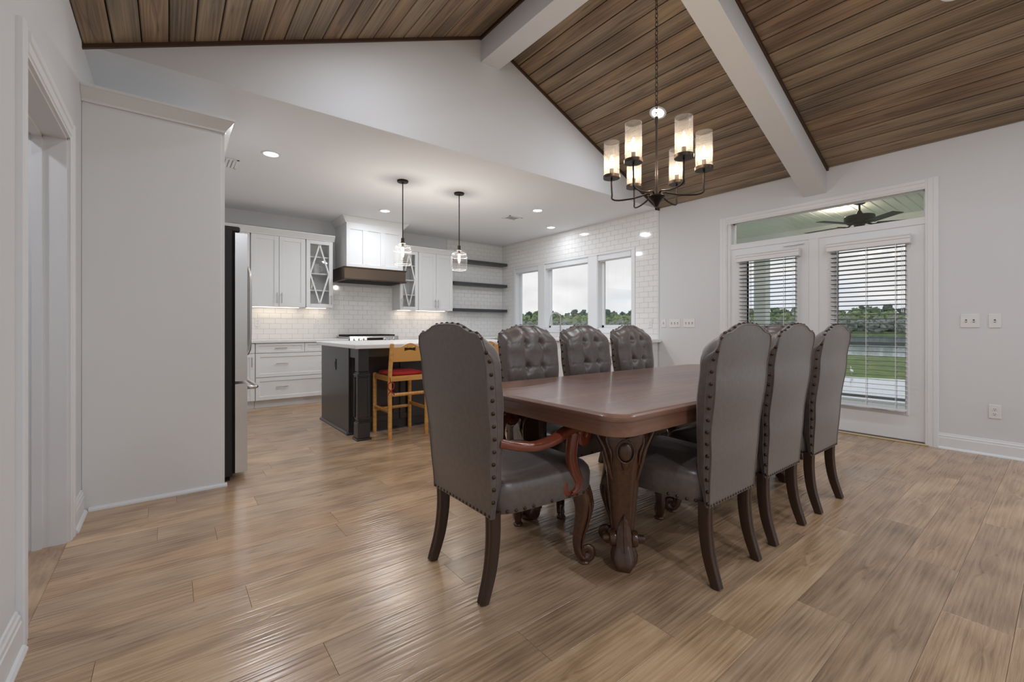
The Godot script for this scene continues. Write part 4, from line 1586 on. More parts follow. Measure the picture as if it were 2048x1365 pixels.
func make_stool() -> Node3D:
	# origin on the floor, facing +z; back at -z
	var t := thing("bar_stool", "light wooden bar stool with a red tied cushion at the island, nearer the end panel", "stool", Vector3.ZERO, 0, "wooden bar stools at the island")
	var mb := MB.new()
	var c := MB.circle(10)
	for sx in [-1, 1]:
		mb = MB.new()
		var x: float = 0.193 * sx
		var path := curve([Vector3(x, 0, -0.20), Vector3(x, 0.3, -0.20), Vector3(x, 0.58, -0.198), Vector3(x * 0.97, 0.75, -0.21), Vector3(x * 0.95, 0.915, -0.23)], 3)
		mb.tube(path, 0.0205, 10)
		mb.ball(Vector3(x * 0.95, 0.915, -0.23), Vector3(0.02, 0.012, 0.02))
		part(t, "rear_leg", mb, M.pine)
		mb = MB.new()
		mb.tube([Vector3(x, 0, 0.195), Vector3(x, 0.606, 0.195)], 0.0205, 10)
		mb.ball(Vector3(x, 0.606, 0.195), Vector3(0.0205, 0.01, 0.0205))
		part(t, "front_leg", mb, M.pine)
	mb = MB.new()
	for q in [[-0.19, 0.19, 0.195], [-0.19, 0.19, -0.2]]:
		mb.bx(q[0], q[1], 0.555, 0.605, q[2] - 0.011, q[2] + 0.011, 0.004)
	for s in [-1, 1]:
		mb.bx(s * 0.193 - 0.011, s * 0.193 + 0.011, 0.555, 0.605, -0.2, 0.195, 0.004)
	part(t, "seat_rail", mb, M.pine)
	mb = MB.new()
	mb.bx(-0.185, 0.185, 0.592, 0.604, -0.19, 0.187, 0.003)
	part(t, "seat", mb, M.pine)
	for q in [[Vector3(-0.19, 0.425, -0.2), Vector3(0.19, 0.425, -0.2)], [Vector3(-0.19, 0.235, 0.195), Vector3(0.19, 0.235, 0.195)], [Vector3(-0.193, 0.265, -0.2), Vector3(-0.193, 0.265, 0.195)], [Vector3(0.193, 0.265, -0.2), Vector3(0.193, 0.265, 0.195)]]:
		mb = MB.new()
		mb.sweep(q, [Vector2(-0.009, -0.016), Vector2(0.009, -0.016), Vector2(0.011, 0), Vector2(0.009, 0.016), Vector2(-0.009, 0.016), Vector2(-0.011, 0)])
		part(t, "stretcher", mb, M.pine)
	# backrest board with a hand hole
	var outer := []
	for k in 13:
		var f := k / 12.0
		outer.append(Vector2(lerpf(-0.178, 0.178, f), 0.885 + 0.04 * sin(PI * clampf((f - 0.2) / 0.6, 0, 1)) ** 1.5))
	var bot := []
	for k in 9:
		var f := k / 8.0
		bot.append(Vector2(lerpf(0.178, -0.178, f), 0.745))
	var backz := func(p: Vector2) -> float: return -0.222 + 0.02 * (p.x / 0.178) ** 2 - (p.y - 0.8) * 0.1
	mb = MB.new()
	var hx := 0.055
	var N := 24
	for side in [-1.0, 1.0]:
		var rows := []
		for r in 9:
			var row := []
			for k in N + 1:
				var x := lerpf(-0.178, 0.178, k / float(N))
				var top: float = 0.885 + 0.04 * sin(PI * clampf((x / 0.356 + 0.5 - 0.2) / 0.6, 0, 1)) ** 1.5
				row.append(Vector2(x, lerpf(0.745, top, r / 8.0)))
			rows.append(row)
		for r in 8:
			for k in N:
				var m: Vector2 = (rows[r][k] + rows[r + 1][k + 1]) / 2
				if absf(m.x) < hx and absf(m.y - 0.868) < 0.018:
					continue
				var P := []
				for q in [rows[r][k], rows[r][k + 1], rows[r + 1][k + 1], rows[r + 1][k]]:
					P.append(Vector3(q.x, q.y, backz.call(q) + side * 0.009))
				mb.quad(P[0], P[1], P[2], P[3], Vector3(0, 0, side))
	# edges of the board and of the hole
	var topl := []
	for k in N + 1:
		var x := lerpf(-0.178, 0.178, k / float(N))
		topl.append(Vector2(x, 0.885 + 0.04 * sin(PI * clampf((x / 0.356 + 0.5 - 0.2) / 0.6, 0, 1)) ** 1.5))
	for k in N:
		for e in [[topl[k], topl[k + 1], Vector3.UP], [Vector2(topl[k].x, 0.745), Vector2(topl[k + 1].x, 0.745), Vector3.DOWN]]:
			var a: Vector2 = e[0]
			var b: Vector2 = e[1]
			mb.quad(Vector3(a.x, a.y, backz.call(a) - 0.009), Vector3(b.x, b.y, backz.call(b) - 0.009), Vector3(b.x, b.y, backz.call(b) + 0.009), Vector3(a.x, a.y, backz.call(a) + 0.009), e[2])
	part(t, "backrest", mb, M.pine)
	# cushion with ties
	mb = MB.new()
	var loops := []
	for q in [[0.606, 0.93], [0.612, 1.0], [0.624, 1.02], [0.636, 0.98], [0.645, 0.8], [0.648, 0.45]]:
		var L := []
		for k in 28:
			var a := TAU * k / 28
			var cx := signf(cos(a)) * absf(cos(a)) ** 0.4
			var cz := signf(sin(a)) * absf(sin(a)) ** 0.4
			L.append(Vector3(0.183 * q[1] * cx, q[0] + 0.002 * sin(a * 5.0), 0.183 * q[1] * cz))
		loops.append(L)
	mb.loft(loops)
	var cu := part(t, "cushion", mb, M.red)
	for s in [-1, 1]:
		mb = MB.new()
		var b := Vector3(0.193 * s, 0.555, -0.222)
		mb.tube(curve([Vector3(0.165 * s, 0.615, -0.17), Vector3(0.2 * s, 0.59, -0.222), b], 4), 0.0035, 6)
		for w in [-1, 1]:
			mb.tube(curve([b, b + Vector3(0.028 * w, -0.02, -0.004), b + Vector3(0.026 * w, -0.06, -0.004), b + Vector3(0.002 * w, -0.085, -0.002), b + Vector3(-0.02 * w, -0.105, -0.003), b + Vector3(-0.036 * w, -0.125, -0.004)], 4), 0.0045, 6)
		part(cu, "tie", mb, M.red)
	return t

# ------------------------------------------------------------------ dining chairs
const BW := [[0.33, 0.203], [0.5, 0.212], [0.7, 0.226], [0.87, 0.236], [1.1, 0.236]]
const BR := [[0.33, -0.282], [0.6, -0.297], [0.87, -0.325], [1.1, -0.354]]
const BF := [[0.33, -0.232], [0.5, -0.208], [0.75, -0.212], [0.92, -0.232], [1.1, -0.268]]

func crest(s: float) -> float:
	var a := absf(s)
	if a < 0.30:
		return 1.092 - 0.004 * (a / 0.30) ** 2
	if a < 0.76:
		return lerpf(1.088, 1.056, smoothstep(0.30, 0.76, a))
	var e := (a - 0.76) / 0.24
	return 1.056 - 0.055 * (1.0 - sqrt(maxf(0.0, 1.0 - e * e)))

func back_point(s: float, t: float, ws: float, front: bool) -> Vector3:
	var top := crest(s)
	var y := lerpf(0.33, top, t)
	var x := s * lerp_table(BW, y) * ws
	if not front:
		return Vector3(x, y, lerp_table(BR, y) - 0.012 * (1.0 - s * s) * sin(PI * clampf(t, 0, 1)))
	var h := top - y
	var z := lerp_table(BF, y) - 0.055 * exp(-(h / 0.035) ** 2) - 0.03 * absf(s) ** 8
	# tufting: buttons pull the cover in, folds run between them, seams cross at button height
	var inner := 1.0 - smoothstep(0.86, 1.0, absf(s))
	for c in [-1.0, 1.0]:
		var ph := (y - 0.81) / 0.16
		var fold: float = c * (0.066 + 0.017 * absf(sin(PI * ph)))
		if y > 0.97:
			fold = c * (0.066 - 0.01 * sin(PI * clampf((y - 0.97) / 0.2, 0, 1)))
		var reach := smoothstep(0.0, 0.02, h)
		z -= 0.019 * exp(-absf(x / ws - fold) / 0.02) * reach * inner
		for by in [0.97, 0.81, 0.65, 0.49]:
			var q: float = (x / ws - c * 0.066) ** 2 + (y - by) ** 2
			z -= 0.022 * exp(-q / 0.0007)
	for by in [0.97, 0.81, 0.65, 0.49]:
		z -= 0.004 * exp(-((y - by) / 0.0035) ** 2) * inner
	return Vector3(x, y, z)

func dome(mb: MB, p: Vector3, n: Vector3, r: float) -> void:
	var a := n.cross(Vector3.UP if absf(n.y) < 0.9 else Vector3.RIGHT).normalized()
	var b := n.cross(a)
	var rows := []
	for q in [[1.0, 0.0], [0.75, 0.55], [0.02, 0.8]]:
		var row := []
		for k in 6:
			row.append(p + (a * cos(TAU * k / 6) + b * sin(TAU * k / 6)) * r * q[0] + n * r * q[1])
		rows.append(row)
	mb.grid(rows, true)

func seat_loop(y: float, inset: float, ws: float, n := 44) -> Array:
	var L := []
	for k in n:
		var a := TAU * k / n
		var cx := signf(cos(a)) * absf(cos(a)) ** 0.28
		var cz := signf(sin(a)) * absf(sin(a)) ** 0.28
		var hw := (lerpf(0.212, 0.252, (cz + 1) / 2) - inset) * ws
		L.append(Vector3(hw * cx, y, 0.012 + (0.262 - inset) * cz))
	return L

func make_chair(label: String, arms: bool) -> Node3D:
	# origin on the floor under the seat, facing +z
	var ws := 1.13 if arms else 1.0
	var t := thing("armchair" if arms else "dining_chair", label, "chair", Vector3.ZERO, 0, "leather dining chairs round the table")
	# tufted front of the back
	var rows := []
	for r in 85:
		var row := []
		for c in 61:
			row.append(back_point(lerpf(-1, 1, c / 60.0), r / 84.0, ws, true))
		rows.append(row)
	var mb := MB.new()
	mb.grid(rows)
	part(t, "tufted_back", mb, M.leather)
	rows = []
	for r in 33:
		var row := []
		for c in 25:
			row.append(back_point(lerpf(-1, 1, c / 24.0), r / 32.0, ws, false))
		rows.append(row)
	mb = MB.new()
	mb.grid(rows)
	part(t, "back_panel", mb, M.leather)
	# side band between the two, with its row of nails near the rear edge
	var edge := []
	for k in 40:
		edge.append(Vector2(-1, k / 40.0))
	for k in 49:
		edge.append(Vector2(lerpf(-1, 1, k / 48.0), 1))
	for k in 40:
		edge.append(Vector2(1, 1 - (k + 1) / 40.0))
	rows = []
	for q in 5:
		var row := []
		for e in edge:
			var a := back_point(e.x, e.y, ws, false)
			var b := back_point(e.x, e.y, ws, true)
			var p := a.lerp(b, q / 4.0)
			var o := Vector3(signf(e.x) if absf(e.x) > 0.999 else 0.0, 1.0 if e.y > 0.999 else 0.0, 0).normalized()
			row.append(p + o * 0.006 * sin(PI * q / 4.0))
		rows.append(row)
	mb = MB.new()
	mb.grid(rows)
	part(t, "side_band", mb, M.leather)
	mb = MB.new()
	var line := []
	var line2 := []
	for e in edge:
		var a := back_point(e.x, e.y, ws, false)
		var b := back_point(e.x, e.y, ws, true)
		var o := Vector3(signf(e.x) if absf(e.x) > 0.999 else 0.0, 1.0 if e.y > 0.999 else 0.0, 0).normalized()
		line.append(a + o * 0.001)
		line2.append(a.lerp(b, 0.5) + o * 0.0055)
	mb.tube(line, 0.0035, 6)
	mb.tube(line2, 0.0022, 6)
	part(t, "piping", mb, M.leather)
	# seat
	mb = MB.new()
	var loops := []
	for q in [[0.328, 0.010], [0.332, 0.001], [0.37, -0.002], [0.42, -0.004], [0.446, 0.002], [0.464, 0.016], [0.477, 0.045], [0.487, 0.1], [0.492, 0.17]]:
		loops.append(seat_loop(q[0], q[1], ws))
	mb.loft(loops)
	part(t, "seat", mb, M.leather)
	# nails: side band, bottom of the back panel, round the seat
	mb = MB.new()
	var run := 0.0
	var prev := Vector3.ZERO
	for k in range(1, edge.size()):
		var e: Vector2 = edge[k]
		var a := back_point(e.x, e.y, ws, false)
		var b := back_point(e.x, e.y, ws, true)
		var o := Vector3(signf(e.x) if absf(e.x) > 0.999 else 0.0, 1.0 if e.y > 0.999 else 0.0, 0).normalized()
		var p := a.lerp(b, 0.26) + o * 0.0045
		if k > 1:
			run += p.distance_to(prev)
		prev = p
		if run > 0.036:
			run = 0.0
			dome(mb, p, o, 0.0088)
	for k in 17:
		var p := back_point(lerpf(-0.95, 0.95, k / 16.0), 0.012, ws, false)
		dome(mb, p + Vector3(0, 0, 0.001), Vector3(0, 0, -1), 0.0072)
	var sl := seat_loop(0.342, -0.001, ws, 240)
	run = 0.0
	for k in range(1, 240):
		run += sl[k].distance_to(sl[k - 1])
		if run > 0.036 and sl[k].z > -0.22:
			run = 0.0
			var nn := Vector3(sl[k].x, 0, sl[k].z - 0.012)
			var tg: Vector3 = (sl[(k + 1) % 240] - sl[k - 1]).normalized()
			nn = (nn - tg * nn.dot(tg)).normalized()
			dome(mb, sl[k], nn, 0.0074)
	tag(part(t, "nailhead_trim", mb, M.nail), "", "", "", "stuff")
	mb = MB.new()
	for c in [-1.0, 1.0]:
		for by in [0.97, 0.81, 0.65]:
			var s: float = c * 0.066 / lerp_table(BW, by)
			var top := crest(s)
			var p := back_point(s, (by - 0.33) / (top - 0.33), ws, true)
			dome(mb, p - Vector3(0, 0, 0.001), Vector3(0, 0, 1), 0.0105)
	tag(part(t, "tufting_buttons", mb, M.leather), "", "", "", "stuff")
	# rear legs: square, swept back, with a moulded face
	var sq := [Vector2(-1, -0.8), Vector2(-0.8, -1), Vector2(-0.35, -1), Vector2(-0.2, -0.86), Vector2(0.2, -0.86), Vector2(0.35, -1), Vector2(0.8, -1), Vector2(1, -0.8), Vector2(1, 0.8), Vector2(0.8, 1), Vector2(0.35, 1), Vector2(0.2, 0.86), Vector2(-0.2, 0.86), Vector2(-0.35, 1), Vector2(-0.8, 1), Vector2(-1, 0.8)]
	for s in [-1, 1]:
		mb = MB.new()
		var x: float = 0.178 * s * ws
		var pth := curve([Vector3(x, 0.345, -0.252), Vector3(x, 0.24, -0.252), Vector3(x + 0.003 * s, 0.12, -0.268), Vector3(x + 0.006 * s, 0.0, -0.305)], 5)
		mb.sweep(pth, sq, stretch([0.0245, 0.0235, 0.0215, 0.0185], pth.size()), Vector3(0, 0, 1))
		part(t, "rear_leg", mb, M.rearleg)
	# front legs: cabriole with a scroll foot, turned out
	for s in [-1, 1]:
		var l := front_leg()
		var o := part(t, "front_leg", l[0], M.carved)
		o.transform = Transform3D(Basis(Vector3.UP, s * 0.6), Vector3(0.208 * s * ws, 0, 0.222))
		part(o, "scroll_foot", l[1], M.carved)
	if arms:
		for s in [-1, 1]:
			make_arm(t, s, ws)
	return t

var leg_parts := []

func front_leg() -> Array:
	if leg_parts:
		return leg_parts
	var mb := MB.new()
	# local z is outwards
	var pth := curve([Vector3(0, 0.345, -0.005), Vector3(0, 0.29, 0.010), Vector3(0, 0.22, 0.007), Vector3(0, 0.14, -0.010), Vector3(0, 0.085, -0.016), Vector3(0, 0.045, -0.008), Vector3(0, 0.024, 0.008)], 5)
	var prof := []
	for k in 20:
		var a := TAU * k / 20
		var r := 1.0 + 0.10 * cos(a * 4.0)
		prof.append(Vector2(cos(a), sin(a)) * r)
	mb.sweep(pth, prof, stretch([Vector2(0.044, 0.042), Vector2(0.042, 0.042), Vector2(0.032, 0.033), Vector2(0.024, 0.026), Vector2(0.021, 0.022), Vector2(0.021, 0.02), Vector2(0.021, 0.018)], pth.size()), Vector3(0, 0, 1))
	# carved ridge running down the knee
	var rd := curve([Vector3(0.0, 0.33, 0.038), Vector3(0.004, 0.27, 0.052), Vector3(0.002, 0.2, 0.038), Vector3(0, 0.13, 0.014), Vector3(0, 0.08, 0.006)], 5)
	mb.tube(rd, stretch([0.004, 0.009, 0.007, 0.005, 0.004], rd.size()), 7)
	for s in [-1, 1]:
		var sd := curve([Vector3(0.034 * s, 0.32, 0.022), Vector3(0.033 * s, 0.26, 0.032), Vector3(0.022 * s, 0.19, 0.026), Vector3(0.018 * s, 0.12, 0.006), Vector3(0.018 * s, 0.06, 0.0)], 5)
		mb.tube(sd, stretch([0.004, 0.0065, 0.006, 0.005, 0.004], sd.size()), 6)
	var b := MB.new()
	var sp := []
	for k in 22:
		var a := -PI * 0.75 + k * 0.42
		var r := 0.030 - k * 0.00105
		sp.append(Vector3(0, 0.046 + r * sin(a), 0.024 + r * cos(a)))
	b.sweep(sp, MB.circle(10), stretch([Vector2(0.022, 0.012), Vector2(0.02, 0.011), Vector2(0.015, 0.009), Vector2(0.012, 0.006)], sp.size()), Vector3(1, 0, 0))
	b.lathe([Vector2(0, 0.0), Vector2(0.024, 0.0), Vector2(0.027, 0.006), Vector2(0.024, 0.013), Vector2(0.018, 0.018), Vector2(0, 0.02)], 16, Transform3D(Basis(), Vector3(0, 0, 0.014)))
	leg_parts = [mb.mesh(), b.mesh()]
	return leg_parts

func make_arm(t: Node3D, s: int, ws: float) -> void:
	var x: float = 0.262 * s
	var flat := [Vector2(-1, -0.6), Vector2(-0.6, -1), Vector2(0.6, -1), Vector2(1, -0.6), Vector2(1, 0.6), Vector2(0.6, 1), Vector2(-0.6, 1), Vector2(-1, 0.6)]
	var mb := MB.new()
	var pts := [Vector3(x - 0.02 * s, 0.625, -0.25), Vector3(x + 0.006 * s, 0.606, -0.17), Vector3(x + 0.012 * s, 0.594, -0.08), Vector3(x + 0.008 * s, 0.604, 0.02), Vector3(x, 0.626, 0.1), Vector3(x, 0.632, 0.17), Vector3(x, 0.618, 0.222)]
	var pth := curve(pts, 5)
	mb.sweep(pth, flat, stretch([Vector2(0.02, 0.016), Vector2(0.027, 0.017), Vector2(0.028, 0.017), Vector2(0.027, 0.018), Vector2(0.027, 0.019), Vector2(0.027, 0.017), Vector2(0.026, 0.012)], pth.size()), Vector3.UP)
	var a := part(t, "armrest", mb, M.arm)
	mb = MB.new()
	var sp := []
	for k in 20:
		var g := PI * 0.42 - k * 0.5
		var r := 0.034 - k * 0.0013
		sp.append(Vector3(x, 0.592 + r * sin(g), 0.208 + r * cos(g)))
	mb.sweep(sp, MB.circle(10), stretch([Vector2(0.026, 0.01), Vector2(0.026, 0.009), Vector2(0.027, 0.006)], sp.size()), Vector3(1, 0, 0))
	part(a, "scroll", mb, M.arm)
	mb = MB.new()
	pth = curve([Vector3(x, 0.612, 0.145), Vector3(x, 0.56, 0.132), Vector3(x, 0.5, 0.128), Vector3(x, 0.44, 0.145), Vector3(x, 0.395, 0.165), Vector3(x, 0.362, 0.15), Vector3(x, 0.352, 0.12)], 5)
	mb.sweep(pth, flat, stretch([Vector2(0.024, 0.03), Vector2(0.022, 0.024), Vector2(0.02, 0.024), Vector2(0.021, 0.028), Vector2(0.022, 0.026), Vector2(0.022, 0.02), Vector2(0.022, 0.012)], pth.size()), Vector3(0, 0, 1))
	sp = []
	for k in 18:
		var g := -PI * 0.5 - k * 0.5
		var r := 0.036 - k * 0.0016
		sp.append(Vector3(x, 0.388 + r * sin(g), 0.118 + r * cos(g)))
	mb.sweep(sp, MB.circle(10), stretch([Vector2(0.022, 0.012), Vector2(0.023, 0.01), Vector2(0.024, 0.006)], sp.size()), Vector3(1, 0, 0))
	# bead lines along the support
	for w in [-0.012, 0.012]:
		var q := []
		for p in pth:
			q.append(p + Vector3(0.021 * s, 0, w))
		mb.tube(q, 0.0035, 6)
	part(t, "arm_support", mb, M.arm)

# ------------------------------------------------------------------ table
func rounded_rect(hx: float, hz: float, r: float, per := 6) -> Array:
	var out := []
	for q in [[1, 1, 0.0], [-1, 1, PI / 2], [-1, -1, PI], [1, -1, PI * 1.5]]:
		for k in per + 1:
			var a: float = q[2] + PI / 2 * k / per
			out.append(Vector2(q[0] * (hx - r) + r * cos(a), q[1] * (hz - r) + r * sin(a)))
	return out

func make_table() -> void:
	var t := thing("dining_table", "long dark mahogany dining table with rounded corners and carved legs", "table", Vector3(2.508, 0, -1.567))
	var hx := 1.2125
	var hz := 0.55
	var top := 0.752
	var mb := MB.new()
	var loops := []
	for q in [[0.722, 0.004], [0.724, 0.0], [0.740, 0.0], [0.743, 0.0015], [0.7505, 0.0125], [0.752, 0.016]]:
		var L := []
		for p in rounded_rect(hx - q[1], hz - q[1], 0.10 - q[1] * 0.5, 5):
			L.append(Vector3(p.x, q[0], p.y))
		loops.append(L)
	mb.grid(loops, true, false, 3.0, 0.05)
	# flat top with the grain lengthwise
	var L2: Array = loops[loops.size() - 1]
	var c0 := mb.vert(Vector3(0, top, 0), Vector3.UP, Vector2(hx, hz))
	var f0 := mb.v.size()
	for p in L2:
		mb.vert(p, Vector3.UP, Vector2(p.x + hx, p.z + hz))
	for k in L2.size():
		mb.face(c0, f0 + k, f0 + (k + 1) % L2.size())
	mb.fan(loops[0], Vector3.DOWN)
	part(t, "tabletop", mb, M.tabletop)
	mb = MB.new()
	loops = []
	for q in [[0.664, 0.010], [0.667, 0.006], [0.7225, 0.006]]:
		var L := []
		for p in rounded_rect(hx - q[1], hz - q[1], 0.096, 5):
			L.append(Vector3(p.x, q[0], p.y))
		loops.append(L)
	mb.grid(loops, true, false, 3.0, 0.08)
	var inner := []
	for p in rounded_rect(hx - 0.035, hz - 0.035, 0.08, 5):
		inner.append(Vector3(p.x, 0.664, p.y))
	mb.grid([loops[0], inner], true)
	var inner2 := []
	for p in inner:
		inner2.append(p + Vector3(0, 0.054, 0))
	mb.grid([inner, inner2], true)
	part(t, "apron", mb, M.tabletop)
	var L := table_leg()
	for q in [[-1, 1], [1, 1], [-1, -1], [1, -1]]:
		var o := part(t, "leg", L[0], M.carved)
		# local z of the leg looks outwards through the corner
		o.transform = Transform3D(Basis(Vector3.UP, atan2(q[0], q[1])), Vector3(0.872 * q[0], 0, 0.30 * q[1]))
		part(o, "foot", L[1], M.carved)
		part(o, "scroll_roll", L[2], M.carved)
		part(o, "medallion", L[3], M.carved)
		part(o, "acanthus_wing", L[4], M.carved)
		part(o, "ankle_leaf", L[5], M.carved)
	# stretcher rail under the top between the leg pairs
	for z in [-0.30, 0.30]:
		mb = MB.new()
		var pr := [Vector2(-0.82, 0.66), Vector2(-0.80, 0.56), Vector2(-0.6, 0.585), Vector2(-0.3, 0.61), Vector2(0.0, 0.60), Vector2(0.3, 0.61), Vector2(0.6, 0.585), Vector2(0.80, 0.56), Vector2(0.82, 0.66)]
		mb.prism(pr, 0.03, Transform3D(Basis(), Vector3(0, 0, z - 0.015)))
		part(t, "rail", mb, M.carved)

func table_leg() -> Array:
	var out := []
	# shaft: sections of (height, half width, half depth, shift outwards)
	var mb := MB.new()
	var loops := []
	var secs := [[0.664, 0.120, 0.075, 0.0], [0.63, 0.118, 0.08, 0.006], [0.58, 0.108, 0.08, 0.014], [0.52, 0.094, 0.074, 0.014], [0.45, 0.08, 0.066, 0.006], [0.36, 0.07, 0.058, -0.006], [0.26, 0.061, 0.05, -0.014], [0.17, 0.051, 0.042, -0.012], [0.11, 0.047, 0.04, -0.004], [0.07, 0.05, 0.042, 0.008]]
	for q in secs:
		var L := []
		for k in 32:
			var a := TAU * k / 32
			var cx := signf(cos(a)) * absf(cos(a)) ** 0.7
			var cz := signf(sin(a)) * absf(sin(a)) ** 0.7
			var flute := 1.0 - 0.04 * (0.5 + 0.5 * cos(a * 8.0))
			L.append(Vector3(q[1] * cx * flute, q[0], q[3] + q[2] * cz * flute))
		loops.append(L)
	mb.loft(loops)
	out.append(mb.mesh())
	# foot: broad paw, notched underneath
	mb = MB.new()
	loops = []
	for q in [[0.115, 0.035, 0.035, 0.018], [0.085, 0.05, 0.046, 0.022], [0.055, 0.058, 0.052, 0.03], [0.03, 0.055, 0.054, 0.036], [0.012, 0.045, 0.05, 0.04], [0.0, 0.036, 0.042, 0.04]]:
		var L := []
		for k in 24:
			var a := TAU * k / 24
			var lobe := 1.0 + 0.10 * cos(a * 5.0 + 0.6)
			L.append(Vector3(q[1] * cos(a) * lobe, q[0], q[3] + q[2] * sin(a) * lobe))
		loops.append(L)
	mb.loft(loops)
	out.append(mb.mesh())
	# rolls at the ankle
	mb = MB.new()
	for s in [-1, 1]:
		var xf := Transform3D(Basis(Vector3(0, 0, 1), -s * PI / 2), Vector3(0.036 * s, 0.125, 0.016))
		mb.lathe([Vector2(0, 0), Vector2(0.036, 0), Vector2(0.038, 0.012), Vector2(0.035, 0.024), Vector2(0.028, 0.028), Vector2(0.019, 0.030), Vector2(0.019, 0.052), Vector2(0.016, 0.056), Vector2(0, 0.056)], 16, xf)
	out.append(mb.mesh())
	# oval cabochon in its ring, a curl above, a drop below
	mb = MB.new()
	mb.ball(Vector3(0, 0.535, 0.088), Vector3(0.031, 0.042, 0.016), 18, 10)
	var ring := []
	for k in 25:
		var a := TAU * k / 24
		ring.append(Vector3(0.038 * cos(a), 0.535 + 0.05 * sin(a), 0.09))
	mb.tube(ring, 0.005, 7)
	var curl := []
	for k in 16:
		var a := k * 0.5
		var r := 0.018 - k * 0.0008
		curl.append(Vector3(-0.014 + r * cos(a), 0.632 + r * sin(a), 0.092))
	mb.tube(curl, 0.005, 7)
	mb.tube(curve([Vector3(0.0, 0.64, 0.09), Vector3(0.018, 0.637, 0.09), Vector3(0.032, 0.628, 0.088)], 4), [0.008, 0.008, 0.008, 0.009, 0.01, 0.009, 0.008, 0.007, 0.005], 8)
	for s in [-1, 1]:
		mb.tube(curve([Vector3(0, 0.588, 0.094), Vector3(0.02 * s, 0.598, 0.094), Vector3(0.045 * s, 0.604, 0.088), Vector3(0.066 * s, 0.62, 0.078)], 4), 0.0045, 6)
	mb.sweep([Vector3(0, 0.487, 0.08), Vector3(0, 0.47, 0.08), Vector3(0, 0.45, 0.072)], MB.circle(8), [Vector2(0.022, 0.008), Vector2(0.016, 0.008), Vector2(0.010, 0.006)], Vector3(0, 0, 1))
	out.append(mb.mesh())
	# wings rising to both sides under the apron
	mb = MB.new()
	for s in [-1, 1]:
		var p := curve([Vector3(0.055 * s, 0.40, 0.045), Vector3(0.072 * s, 0.47, 0.06), Vector3(0.088 * s, 0.54, 0.058), Vector3(0.118 * s, 0.60, 0.04), Vector3(0.136 * s, 0.64, 0.03), Vector3(0.132 * s, 0.664, 0.03)], 5)
		mb.tube(p, stretch([0.006, 0.010, 0.012, 0.013, 0.012, 0.009], p.size()), 8)
		var q := curve([Vector3(0.06 * s, 0.48, 0.075), Vector3(0.064 * s, 0.53, 0.085), Vector3(0.08 * s, 0.58, 0.07), Vector3(0.07 * s, 0.63, 0.075)], 5)
		mb.tube(q, stretch([0.003, 0.007, 0.008, 0.004], q.size()), 7)
	out.append(mb.mesh())
	# pointed leaf over the ankle
	mb = MB.new()
	var rows := []
	for k in 10:
		var f := k / 9.0
		var y := lerpf(0.235, 0.06, f)
		var w := 0.034 * sin(PI * minf(0.98, f * 0.75 + 0.02)) + 0.001
		var row := []
		for c in 7:
			var u := lerpf(-1, 1, c / 6.0)
			row.append(Vector3(u * w, y, lerpf(0.036, 0.062, f * f) + 0.008 * (1 - u * u) + 0.004 * absf(sin(f * 9.0)) * (1.0 - absf(u))))
		rows.append(row)
	mb.grid(rows)
	mb.tube(curve([Vector3(0, 0.235, 0.044), Vector3(0, 0.16, 0.052), Vector3(0, 0.08, 0.07)], 5), 0.004, 6)
	out.append(mb.mesh())
	return out

func make_dining() -> void:
	make_table()
	var c := make_chair("armless brown leather dining chair", false)
	c.position = Vector3(1.967, 0, -1.208)
	c.rotation.y = PI
	c.set_meta("label", "armless leather dining chair with back to the living area, nearest the refrigerator end")
	copy_of(c, Vector3(2.545, 0, -1.215), PI, "armless leather dining chair with back to the living area, middle of its row")
	copy_of(c, Vector3(3.155, 0, -1.21), PI, "armless leather dining chair with back to the living area, nearest the glazed doors")
	copy_of(c, Vector3(1.967, 0, -2.02), 0.0, "armless tufted leather dining chair with back to the kitchen, nearest the bar stools")
	copy_of(c, Vector3(2.54, 0, -2.02), 0.0, "armless tufted leather dining chair with back to the kitchen, middle of its row")
	copy_of(c, Vector3(3.12, 0, -2.02), 0.0, "armless tufted leather dining chair with back to the kitchen, nearest the wall switches")
	var a := make_chair("brown leather armchair with scrolled wooden arms at the refrigerator end of the table", true)
	a.position = Vector3(1.27, 0, -1.625)
	a.rotation.y = PI / 2
	copy_of(a, Vector3(3.78, 0, -1.58), -PI / 2, "brown leather armchair with scrolled wooden arms at the glazed door end of the table")

